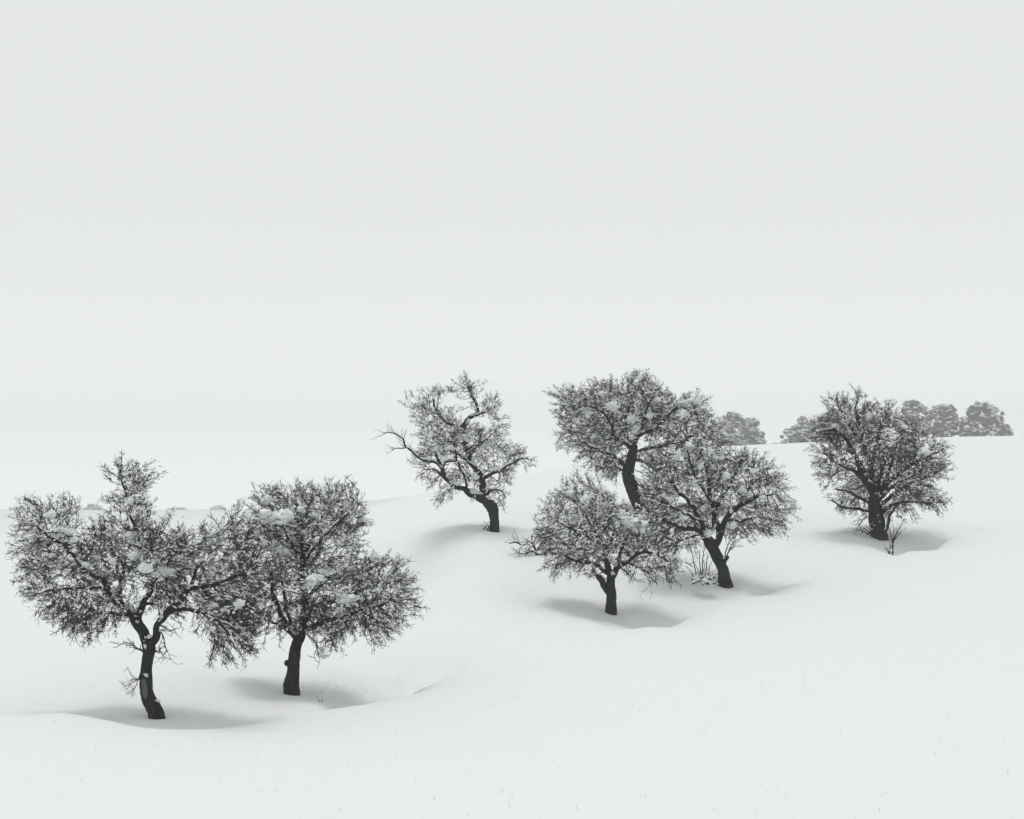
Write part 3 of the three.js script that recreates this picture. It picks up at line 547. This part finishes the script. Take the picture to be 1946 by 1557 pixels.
const T6 = {
  seed: 606, d: 57.5, gap: 0.125, bushy: 0.42, fat: 1.2, tip: 0.006, branchSnow: 0.4, twigSnow: 1.8, label: 'spreading tree with a stout trunk leaning left, whip shoots and snowy rubble at its foot',
  trunk: [[1378, 1107, 12], [1374, 1086, 10.6], [1366, 1063, 9.8], [1356, 1045, 10.2], [1349, 1032, 10.8], [1345, 1020, 9]],
  limbs: [
    { z: -0.5, p: [[1345, 1028, 7.4], [1331, 1010, 5.8], [1314, 1006, 5], [1299, 1003, 4.5], [1277, 995, 3.4], [1252, 985, 1.8]] },
    { z: 0.3, p: [[1338, 1018, 5.2], [1330, 988, 4.6], [1320, 968, 4.5], [1308, 952, 4], [1290, 933, 3.3], [1272, 912, 1.8]] },
    { z: 0.6, p: [[1360, 1040, 7.4], [1368, 1014, 6], [1357, 991, 5], [1356, 971, 4.5], [1350, 950, 4], [1347, 920, 3.4], [1343, 895, 2.5], [1333, 862, 1.5]] },
    { z: -0.3, p: [[1368, 1020, 6], [1377, 991, 5], [1385, 977, 5], [1400, 966, 4.5], [1416, 957, 4], [1440, 945, 3], [1468, 940, 1.6]] },
    { z: -0.9, p: [[1378, 993, 3.3], [1394, 988, 3], [1410, 991, 2.5], [1426, 985, 2], [1441, 1003, 1.1]] },
    { z: 0.8, p: [[1357, 971, 4], [1366, 955, 3.5], [1374, 942, 3], [1390, 915, 2.5], [1405, 885, 1.4]] },
    { z: 0.9, p: [[1400, 966, 3.4], [1420, 935, 2.6], [1440, 910, 2], [1455, 890, 1.2]] },
    { z: -1, p: [[1330, 990, 3.4], [1300, 975, 2.7], [1272, 960, 2.1], [1248, 950, 1.3]] },
    { z: -0.8, p: [[1350, 950, 3], [1330, 920, 2.6], [1315, 890, 2.2], [1305, 855, 1.3]] },
    { z: -0.8, p: [[1335, 1016, 2.6], [1318, 1020, 2.2], [1300, 1025, 1.6], [1285, 1030, 1]] },
    { z: -0.5, p: [[1376, 1068, 4.5], [1381, 1062, 3.6], [1382, 1057, 2.8]] },
    { bare: 1, z: -0.5, z0: -0.4, p: [[1381, 1060, 1.3], [1386, 1046, 1.1], [1391, 1034, 0.9], [1397, 1023, 0.6]] },
    { bare: 1, z: -0.3, z0: -0.3, p: [[1378, 1056, 1.1], [1382, 1041, 0.9], [1388, 1030, 0.6]] },
  ],
  crown: [[1300, 900, 38, 34], [1262, 930, 38, 34], [1250, 965, 38, 34], [1242, 1000, 34, 26], [1282, 990, 45, 34], [1302, 1025, 34, 16], [1330, 920, 45, 34], [1320, 870, 40, 30], [1342, 850, 34, 25], [1370, 890, 42, 32], [1418, 886, 38, 20], [1448, 915, 38, 32], [1474, 945, 26, 28], [1480, 975, 22, 20], [1430, 960, 45, 34], [1380, 940, 45, 40], [1340, 970, 48, 34], [1450, 995, 34, 15], [1400, 998, 34, 16], [1400, 870, 28, 14], [1300, 842, 32, 28], [1265, 1020, 30, 18]],
  snow: [[1333, 886, 8, 7], [1290, 862, 8, 7], [1361, 870, 9, 5], [1411, 932, 7, 11], [1270, 952, 10, 9], [1310, 845, 9, 6], [1350, 855, 7, 6], [1430, 895, 9, 5], [1320, 915, 8, 4], [1382, 905, 8, 8], [1346, 1013, 9, 8, -0.25], [1395, 998, 9, 8], [1300, 985, 8, 5], [1450, 945, 8, 5], [1390, 972, 4, 7, -0.3], [1284, 870, 6, 5], [1250, 1010, 7, 6], [1470, 930, 6, 4]],
};
const T7 = {
  seed: 707, d: 66, gap: 0.132, bushy: 0.42, fat: 1.3, tip: 0.0065, lift: 0.25, shoot: 0.4, twigSnow: 1.6, branchSnow: 0.35, label: 'stocky many-stemmed tree alone at right, fanning from a thick short trunk below the ridge',
  trunk: [[1672, 1018, 15.5], [1668, 1003, 14], [1665, 985, 13.2], [1664, 966, 12.6], [1663, 950, 12], [1664, 938, 9]],
  limbs: [
    { z: -0.5, p: [[1661, 948, 7], [1652, 925, 6], [1639, 900, 5], [1617, 847, 3.6], [1590, 820, 2.6], [1562, 818, 1.3]] },
    { z: -0.9, p: [[1656, 935, 5], [1629, 900, 3.6], [1597, 884, 2.5], [1565, 860, 1.3]] },
    { z: 0.4, p: [[1664, 940, 7], [1656, 891, 5], [1643, 852, 4], [1636, 818, 3], [1626, 778, 1.9], [1631, 757, 1]] },
    { z: -0.3, p: [[1660, 905, 4.6], [1660, 871, 4], [1668, 837, 3.5], [1673, 813, 2.8], [1685, 788, 1.5]] },
    { z: -0.4, p: [[1670, 944, 6.5], [1685, 920, 5], [1704, 905, 4.4], [1726, 886, 3.5], [1741, 861, 2.5], [1748, 840, 1.4]] },
    { z: 0.6, p: [[1726, 886, 3], [1756, 871, 2.4], [1788, 857, 1.2]] },
    { z: -0.8, p: [[1674, 975, 4.4], [1695, 960, 3], [1724, 954, 2.4], [1770, 957, 1.2]] },
    { z: -0.8, p: [[1654, 972, 3.4], [1626, 967, 2.5], [1597, 962, 2], [1580, 950, 1]] },
    { z: 0.5, p: [[1671, 942, 5], [1686, 905, 3.8], [1696, 875, 3.2], [1702, 852, 2.8], [1720, 826, 1.5]] },
    { z: 0.8, p: [[1656, 958, 4.4], [1626, 940, 3], [1590, 930, 1.5]] },
    { z: 0.9, p: [[1665, 945, 5], [1675, 900, 4], [1690, 870, 3.2], [1735, 835, 2], [1750, 815, 1]] },
    { z: 0.7, p: [[1672, 960, 4], [1705, 935, 3], [1740, 915, 2.2], [1775, 905, 1.2]] },
    { z: -0.9, p: [[1668, 950, 4], [1690, 930, 3], [1715, 915, 2.3], [1750, 895, 1.2]] },
    { z: 0.7, p: [[1652, 920, 3.6], [1635, 880, 2.8], [1610, 855, 2.2], [1585, 845, 1.2]] },
    { z: 0.8, p: [[1640, 845, 3], [1615, 810, 2.2], [1600, 785, 1.6], [1590, 765, 1]] },
    { z: -0.6, z0: -0.2, p: [[1683, 1008, 3], [1689, 986, 2.6], [1700, 966, 2], [1720, 948, 1.2]] },
    { bare: 1, z: -0.3, z0: -0.2, p: [[1654, 982, 1.7], [1645, 984, 1.5], [1638, 990, 1.2], [1631, 1005, 0.8]] },
    { bare: 1, z: -0.4, z0: -0.3, p: [[1648, 984, 1.2], [1643, 976, 1], [1635, 982, 0.7]] },
  ],
  crown: [[1600, 782, 27, 26], [1632, 756, 12, 12], [1640, 800, 30, 30], [1682, 795, 30, 24], [1570, 812, 24, 22], [1600, 832, 40, 32], [1562, 855, 20, 22], [1590, 880, 36, 28], [1572, 905, 16, 10], [1650, 850, 40, 40], [1702, 830, 34, 28], [1735, 832, 30, 24], [1730, 870, 40, 34], [1770, 868, 33, 32], [1760, 902, 38, 22], [1690, 890, 45, 38], [1640, 920, 40, 34], [1602, 945, 22, 18], [1622, 955, 20, 12], [1720, 928, 42, 28], [1758, 950, 32, 13], [1780, 945, 12, 10], [1700, 958, 32, 13]],
  snow: [[1690, 800, 9, 6], [1712, 806, 9, 7], [1755, 856, 13, 8], [1740, 848, 9, 6], [1588, 808, 8, 5], [1720, 812, 7, 5], [1652, 790, 9, 7], [1600, 800, 7, 4], [1770, 845, 8, 5], [1680, 820, 6, 4], [1630, 835, 6, 4], [1720, 850, 6, 4]],
};
const trees = [T1, T2, T3, T4, T5, T6, T7];
for (const T of trees) { const p = at(T.trunk[0][0], T.trunk[0][1], T.d); wells.push([p.x, p.z, T.trunk[0][2] * T.d / F * 2.2, 0.07]); }
buildGround();
const built = trees.map(almondTree);

// pieces of the trunks that the photo shows
{
  const { root, trunk, loc, U } = built[0];
  const part = (name, pts, mat, sides = 14) => { const [P, R] = thicken(pts.map(([x, y, , dz]) => loc(x, y, dz)), pts.map((q) => q[2] * U), 0.03); const m = mesh(name, sweep(P, R, sides, { rough: 0.3, seed: pts[0][0], twist: 0.8 }), mat, trunk); return m; };
  part('stub', [[307, 1372, 7, -0.06], [305, 1356, 6.2, -0.07], [302, 1344, 5.6, -0.08], [299, 1336, 4.6, -0.08]], M.bark);
  const scar = lump(3, 12, 0.3, 0.9); scar.scale(5.2 * U, 25 * U, 3 * U); scar.rotateZ(0.12);
  mesh('scar', scar, M.wood, trunk).position.copy(loc(274, 1306, -0.115));
  part('burl', [[269, 1292, 4, -0.04], [272, 1288, 6, -0.09], [275, 1285, 4.5, -0.12]], M.bark);
  const snow = (x, y, w, h, dz) => mesh('snow_pillow', pillow(w * U, h * U, x, rand), M.snowLump, root).position.copy(loc(x, y, dz));
  snow(277, 1283, 5, 4, -0.13); snow(299, 1332, 6, 3.4, -0.1); snow(276, 1229, 4, 7, -0.1);
  const two = built[1];
  const [P, R] = thicken([[548, 1265, 3, 0], [544, 1261, 4.4, -0.02], [545, 1256, 3, -0.03]].map(([x, y, , dz]) => two.loc(x, y, dz)), [4, 5, 3].map((q) => q * two.U), 0.02);
  mesh('burl', sweep(P, R, 12, { rough: 0.35, seed: 3 }), M.bark, two.trunk);
}

// ---------------------------------------------------------------- woody plants too small to be trees: stems in photo pixels, with forked side twigs
function woody(name, label, category, d, baseAt, stems, { seed = 1, side = 0.5, len = 0.14, snow = 0.5, depth = 1, rise = 0.4, material = M.branch } = {}) {
  const rnd = rngOf(seed), U = d / F, base = at(baseAt[0], baseAt[1], d); base.y = groundHeight(base.x, base.z);
  const root = thing(name, base, label, category), lumps = [], o = new THREE.Object3D(), twigs = { pos: [], idx: [] };
  const lay = (p, dir, r, l) => { o.position.copy(p).add(V(0, r, 0)); o.rotation.set(0, Math.atan2(-dir.z, dir.x), clamp(Math.asin(clamp(dir.y, -1, 1)), -0.7, 0.7)); o.scale.set(l, r * 0.7 + 0.012, r + 0.007); o.updateMatrix(); lumps.push(o.matrix.clone()); };
  const fork = (p, e, l, r, k) => {
    let a = p.clone();
    for (let i = 0; i < 3; i++) {
      e.add(V(rnd() - 0.5, rnd() - 0.42, rnd() - 0.5).multiplyScalar(0.6)).normalize();
      const b = a.clone().addScaledVector(e, l / 3); spike(twigs, a, b, r * (1 - 0.2 * i), r * (1 - 0.2 * (i + 1)));
      if (Math.abs(e.y) < 0.7 && rnd() < snow * 0.6) lay(a.clone().lerp(b, 0.5), e, r, 0.03);
      a = b; if (k && rnd() < 0.5) fork(a, e.clone().add(V(rnd() - 0.5, rnd() - 0.4, rnd() - 0.5).multiplyScalar(1.6)), l * 0.5, r * 0.7, k - 1);
    }
  };
  for (const S of stems) {
    const z = S.z ?? (rnd() - 0.5) * 0.3, n = S.p.length;
    const [P, R] = thicken(S.p.map(([x, y], i) => at(x, y, d + z * (S.flat ? 1 : i / (n - 1))).sub(base)), S.p.map((q) => q[2] * U), 0.05);
    mesh('stem', sweep(P, R, 6, { rough: 0.15, seed: n }), material, root);
    for (let i = 1; i < P.length; i++) {
      const dir = P[i].clone().sub(P[i - 1]).normalize();
      if (Math.abs(dir.y) < 0.75 && rnd() < snow) lay(P[i], dir, R[i], 0.05);
      if (i > 1 && rnd() < side) fork(P[i], dir.clone().add(V((rnd() - 0.5) * 2.6, rnd() * rise, (rnd() - 0.5) * 2.6)).normalize(), len * (0.5 + rnd()), Math.max(0.0045, R[i] * 0.5), depth);
    }
  }
  if (twigs.pos.length) mesh('twigs', geometryOf(twigs), material, root).userData.kind = 'stuff';
  if (lumps.length) instanced('twig_snow', crumb, M.snowLump, lumps, root);
  const rest = (x, y, w, h, dz = 0) => { const m = mesh('snow_pillow', pillow(w * U, h * U, x, rnd), M.snowLump, root); m.position.copy(at(x, y, d + dz).sub(base)); };
  return { root, rest };
}
{
  const pile = woody('fallen_branch', 'dead fallen branch half buried in snow left of the smallest tree', 'branch', 59.2, [1018, 1055], [
    { z: 0, p: [[1020, 1060, 2.4], [1018, 1048, 2.2], [1014, 1036, 2], [1006, 1029, 1.7], [994, 1036, 1.5], [980, 1031, 1.3], [968, 1033, 1]] },
    { z: -0.2, p: [[994, 1036, 1.3], [987, 1044, 1.2], [986, 1050, 1]] }, { z: 0.2, p: [[1018, 1050, 1.8], [1026, 1040, 1.6], [1036, 1033, 1.2], [1046, 1020, 0.8]] },
    { z: -0.3, p: [[1030, 1057, 1.6], [1010, 1048, 1.4], [994, 1053, 1.2], [984, 1050, 0.9]] }, { z: 0.3, p: [[1034, 1056, 1.7], [1040, 1046, 1.4], [1052, 1040, 1]] }, { z: 0, p: [[1000, 1056, 1.4], [1004, 1046, 1.2], [1012, 1038, 0.9]] },
  ], { seed: 41, side: 0.75, len: 0.3, snow: 0.6 });
  pile.rest(1004, 1033, 5, 3); pile.rest(1008, 1047, 7, 3, 0.2); pile.rest(1030, 1044, 6, 4, 0.15);
  woody('whip_shoots', 'clump of thin upright bare shoots left of the stout leaning trunk', 'shrub', 57, [1334, 1094], [
    { p: [[1324, 1098, 0.9], [1319, 1071, 0.8], [1313, 1040, 0.5]] }, { p: [[1334, 1098, 1], [1330, 1071, 0.85], [1330, 1045, 0.5]] }, { p: [[1336, 1098, 1.1], [1335.5, 1063, 0.9], [1339.5, 1040, 0.5]] },
    { p: [[1345, 1098, 0.9], [1342.5, 1071, 0.8], [1346, 1051, 0.45]] }, { p: [[1347, 1098, 0.9], [1349, 1076, 0.75], [1356, 1063, 0.4]] }, { p: [[1330, 1098, 0.8], [1325, 1080, 0.6], [1316, 1068, 0.4]] }, { p: [[1340, 1098, 0.8], [1340, 1084, 0.6], [1337, 1066, 0.4]] },
    { p: [[1318, 1098, 0.7], [1312, 1086, 0.5], [1304, 1078, 0.4]] }, { p: [[1352, 1100, 0.8], [1356, 1090, 0.6], [1362, 1080, 0.4]] },
  ], { seed: 42, side: 0.55, len: 0.16, snow: 0.2, depth: 0 });
  const heap = woody('brush_heap', 'low snow-covered heap of cut branches at the foot of the leaning trunk', 'brush heap', 56.5, [1335, 1110], [
    { flat: 1, z: 0, p: [[1315, 1102, 2.2], [1326, 1098, 2.4], [1342, 1101, 2.2], [1354, 1098, 1.6]] }, { flat: 1, z: -0.15, p: [[1316, 1110, 1.8], [1330, 1104, 2], [1346, 1107, 1.8], [1356, 1110, 1.4]] }, { flat: 1, z: -0.1, p: [[1344, 1112, 2], [1349, 1102, 1.8], [1356, 1096, 1.3]] },
    { flat: 1, z: 0.1, p: [[1336, 1112, 2], [1333, 1104, 1.8], [1322, 1097, 1.4]] }, { flat: 1, z: -0.25, p: [[1334, 1112, 1.4], [1344, 1107, 1.3], [1352, 1112, 1]] },
  ], { seed: 43, side: 0.6, len: 0.22, snow: 0.7 });
  heap.rest(1326, 1099, 9, 5, -0.05); heap.rest(1345, 1099, 8, 5, 0); heap.rest(1337, 1104, 7, 4, -0.15); heap.rest(1319, 1104, 5, 3, -0.1);
  const sap = woody('sapling', 'slender bare sapling rising from the snow before the stocky tree at right', 'sapling', 63.6, [1695, 1056], [
    { p: [[1697, 1060, 1.5], [1697, 1035, 1.3], [1702, 1018, 1.1], [1711, 1002, 0.8], [1719, 986, 0.5]] }, { p: [[1697, 1036, 1.1], [1694, 1020, 0.9], [1690, 1004, 0.6], [1687, 992, 0.4]] }, { p: [[1699, 1028, 1], [1707, 1018, 0.8], [1716, 1008, 0.5]] },
    { p: [[1693, 1060, 1.3], [1690, 1048, 1.1], [1694, 1036, 0.7]] }, { p: [[1696, 1036, 0.9], [1699, 1018, 0.7], [1698, 1000, 0.4]] }, { p: [[1692, 1060, 1], [1688, 1050, 0.9], [1686, 1042, 0.5]] },
  ], { seed: 44, side: 0.5, len: 0.2, snow: 0.2 });
  sap.rest(1693, 1046, 3, 4, -0.05);
  woody('dead_brush', 'low dark brush poking from the snow left of the stocky trunk', 'brush', 65.6, [1642, 1011], [
    { p: [[1650, 1016, 1.4], [1641, 1009, 1.2], [1633, 1007, 0.8]] }, { p: [[1654, 1016, 1.4], [1648, 1008, 1.2], [1640, 1004, 0.8]] }, { p: [[1640, 1014, 1.2], [1636, 1006, 1], [1631, 1010, 0.7]] }, { p: [[1648, 1017, 1.2], [1655, 1009, 1], [1650, 1003, 0.7]] },
  ], { seed: 45, side: 0.8, len: 0.22, snow: 0.4 });
  woody('dead_brush', 'small dark tuft of brush left of the leaning trunk on the slope', 'brush', 62, [924, 1006], [
    { p: [[929, 1009, 1.1], [923, 1003, 1], [916, 1004, 0.6]] }, { p: [[926, 1009, 1.1], [929, 1001, 0.9], [924, 998, 0.5]] }, { p: [[922, 1008, 1], [919, 1002, 0.8], [926, 999, 0.5]] },
  ], { seed: 46, side: 0.8, len: 0.18, snow: 0.6 });
  woody('weed_stalk', 'small forked dry weed standing before the straight-trunked tree', 'weed', 43, [608, 1343], [
    { p: [[608, 1346, 0.9], [607, 1336, 0.7], [604, 1327, 0.4]] }, { p: [[608, 1346, 0.9], [610, 1336, 0.7], [614, 1328, 0.4]] }, { p: [[608, 1346, 0.8], [604, 1338, 0.6], [600, 1335, 0.4]] },
  ], { seed: 47, side: 0.6, len: 0.06, snow: 0, depth: 0 });
}
// dry stalks that stick out of the snow
function stalks(name, label, spots, h, r, seed) {
  const out = { pos: [], idx: [] }, rnd = rngOf(seed);
  for (const [px, py, d] of spots) {
    const p = at(px, py, d); p.y = groundHeight(p.x, p.z) - 0.03;
    const e = V(rnd() - 0.5, 1.3, rnd() - 0.5).normalize(), l = h * (0.4 + rnd()), m = p.clone().addScaledVector(e, l * 0.6 + 0.03); e.add(V(rnd() - 0.5, -0.1, rnd() - 0.5)).normalize();
    spike(out, p, m, r, r * 0.8); spike(out, m, m.clone().addScaledVector(e, l * 0.5), r * 0.8, r * 0.4);
  }
  const m = mesh(name, geometryOf(out), M.stalk); m.userData = { kind: 'stuff', label, category: 'grass' };
}
{
  const rnd = rngOf(77), g = () => (rnd() + rnd() + rnd()) / 1.5 - 1, foot = [], field = [];
  for (let i = 0; i < 110; i++) { const t = rnd(); foot.push([585 + 130 * t + g() * 30, 1335 - 12 * t + g() * 20, 44.2 + rnd() * 1.6]); }
  for (let i = 0; i < 50; i++) foot.push([1395 + g() * 60, 1115 + g() * 8, 57 + rnd()]);
  for (let i = 0; i < 130; i++) { const d = 28 + 18 * rnd(), px = 40 + 1880 * rnd(); field.push([px, 0, d]); }
  stalks('grass_stalks', 'short dry grass stalks round the feet of the trees', foot, 0.06, 0.0022, 5);
  stalks('field_stubble', 'sparse tips of stubble showing through the open snow', field.map(([x, , d]) => [x, 1300, d]), 0.05, 0.003, 6);
}

// ---------------------------------------------------------------- pines behind the ridge, shrubs on the plain whitened to stand in for haze
function plume(seed) {                                                    // a brush of needles along +y, one unit long
  const r = rngOf(seed), pos = [], idx = [];
  for (let i = 0; i < 90; i++) {
    const t = r(), a = r() * 6.283, w = 0.55 * Math.sqrt(Math.max(0.08, 1 - (t * 1.05 - 0.35) ** 2 * 1.6)), y = t * 0.75, c = V(Math.cos(a), 0, Math.sin(a)), s = V(-Math.sin(a), 0, Math.cos(a));
    const tip = c.clone().multiplyScalar(w * (0.7 + 0.4 * r())).add(V(0, y + 0.3 + 0.1 * r(), 0)), b = c.clone().multiplyScalar(0.06).add(V(0, y, 0)), k = pos.length / 3, q = 0.1 + 0.05 * r();
    for (const p of [b.clone().addScaledVector(s, q), b.clone().addScaledVector(s, -q), tip.clone().addScaledVector(s, -q * 0.5), tip.clone().addScaledVector(s, q * 0.5)]) pos.push(p.x, p.y, p.z);
    idx.push(k, k + 1, k + 2, k, k + 2, k + 3);
  }
  return geometryOf({ pos, idx });
}
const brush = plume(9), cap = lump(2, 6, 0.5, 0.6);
function pine(px, wide, top, d, label, seed) {
  const rnd = rngOf(seed), U = d / F, c = at(px, top, d), base = V(c.x, groundHeight(c.x, c.z), c.z), H = c.y - base.y, W = wide * U / 2;
  const root = thing('pine_tree', base, label, 'tree', 'pines behind the ridge');
  const lean = (rnd() - 0.5) * 0.4, tp = [V(0, -0.4, 0), V(lean * 0.3, H * 0.4, 0), V(lean, H * 0.92, 0)], [P, R] = thicken(tp, [0.24, 0.17, 0.04], 0.4);
  mesh('trunk', sweep(P, R, 9, { rough: 0.15, seed }), M.bark, root);
  const ps = [], cs = [], limbs = [], up = V(0, 1, 0), o = new THREE.Object3D(), n = Math.round(26 + W * W * 4);
  for (let i = 0; i < n; i++) {
    const t = Math.pow(rnd(), 0.8), a = rnd() * 6.283, prof = W * Math.sqrt(Math.max(0.02, 1 - Math.pow(t, 3.6))) * (0.78 + 0.42 * noise(Math.cos(a) * 1.5 + seed, Math.sin(a) * 1.5, t * 3.5)), k = 0.45 + 0.55 * Math.sqrt(rnd());
    const p = V(Math.cos(a) * prof * k, H * (0.22 + 0.72 * t), Math.sin(a) * prof * k), s = 0.85 + 0.95 * rnd();
    const e = V(p.x / W, 0.75 + 0.5 * rnd(), p.z / W).normalize();
    ps.push(new THREE.Matrix4().compose(p, new THREE.Quaternion().setFromUnitVectors(up, e), V(s, s, s)));
    if (i % 3 === 0) { const out = { pos: [], idx: [] }; spike(out, V(lean * t, Math.max(0.5, p.y - 0.5 - prof * 0.3), 0), p, 0.06, 0.025); limbs.push(geometryOf(out)); }
    for (let q = 0; q < 2; q++) if (rnd() < 0.7) { o.position.copy(p).addScaledVector(e, s * (0.55 + 0.4 * rnd())).add(V((rnd() - 0.5) * s * 0.8, 0.1 * s, (rnd() - 0.5) * s * 0.8)); o.rotation.set((rnd() - 0.5) * 0.5, rnd() * 6, (rnd() - 0.5) * 0.5); o.scale.set(0.3 + 0.5 * rnd(), 0.2 + 0.26 * rnd(), 0.3 + 0.5 * rnd()); o.updateMatrix(); cs.push(o.matrix.clone()); }
  }
  const l = mesh('limbs', mergeGeometries(limbs), M.branch, root); l.userData.kind = 'stuff';
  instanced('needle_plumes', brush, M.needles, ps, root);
  instanced('snow_load', cap, M.snowLump, cs, root);
}
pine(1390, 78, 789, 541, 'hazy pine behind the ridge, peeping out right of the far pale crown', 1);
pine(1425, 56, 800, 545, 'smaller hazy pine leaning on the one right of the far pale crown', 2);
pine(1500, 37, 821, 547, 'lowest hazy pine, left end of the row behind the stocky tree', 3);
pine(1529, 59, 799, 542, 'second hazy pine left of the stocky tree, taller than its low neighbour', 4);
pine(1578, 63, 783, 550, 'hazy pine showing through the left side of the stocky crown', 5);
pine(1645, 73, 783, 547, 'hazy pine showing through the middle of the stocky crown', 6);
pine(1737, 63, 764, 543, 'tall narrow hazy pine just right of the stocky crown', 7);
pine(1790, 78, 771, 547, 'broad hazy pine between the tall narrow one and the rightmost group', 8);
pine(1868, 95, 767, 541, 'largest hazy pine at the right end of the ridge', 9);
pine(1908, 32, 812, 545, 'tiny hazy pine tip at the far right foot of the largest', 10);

function hazeShrub(px, py, wide, high, d, label, seed) {
  const rnd = rngOf(seed), U = d / F, c = at(px, py, d), base = V(c.x, groundHeight(c.x, c.z), c.z), W = wide * U / 2, H = high * U;
  const root = thing('frosted_shrub', base, label, 'shrub', 'haze-whitened shrubs on the far plain'), cs = [], o = new THREE.Object3D(), out = { pos: [], idx: [] };
  for (let i = 0; i < 46; i++) {
    const a = rnd() * 6.283, k = Math.sqrt(rnd()), x = Math.cos(a) * W * k, z = Math.sin(a) * W * k * 0.7, y = H * (1 - 0.6 * k * k) * (0.35 + 0.65 * rnd());
    spike(out, V(x * 0.6, -0.2, z * 0.6), V(x, y, z), 0.05, 0.02);
    for (let q = 0; q < 3; q++) { o.position.set(x + (rnd() - 0.5) * 0.7, Math.max(0.1, y - rnd() * 0.6), z + (rnd() - 0.5) * 0.7); o.rotation.set(0, rnd() * 6, (rnd() - 0.5) * 0.8); o.scale.set(0.2 + 0.25 * rnd(), 0.14 + 0.16 * rnd(), 0.2 + 0.2 * rnd()); o.updateMatrix(); cs.push(o.matrix.clone()); }
  }
  mesh('stems', geometryOf(out), M.branch, root).userData.kind = 'stuff';
  instanced('haze_white_lumps', cap, M.snowLump, cs, root);  // white lumps added so the dark stems fade as if in haze
}
hazeShrub(34, 967, 28, 6, 405, 'faint haze-whitened shrub at the left edge of the far plain', 21);
hazeShrub(176, 970, 30, 12, 395, 'faint haze-whitened shrub on the plain seen left of the spire of twigs', 22);
hazeShrub(335, 968, 30, 5, 405, 'faint low shrub on the plain right of the spire of twigs', 23);
hazeShrub(415, 966, 22, 9, 402, 'faint haze-whitened shrub on the plain over the gap between two front trees', 24);

renderer.render(scene, camera);
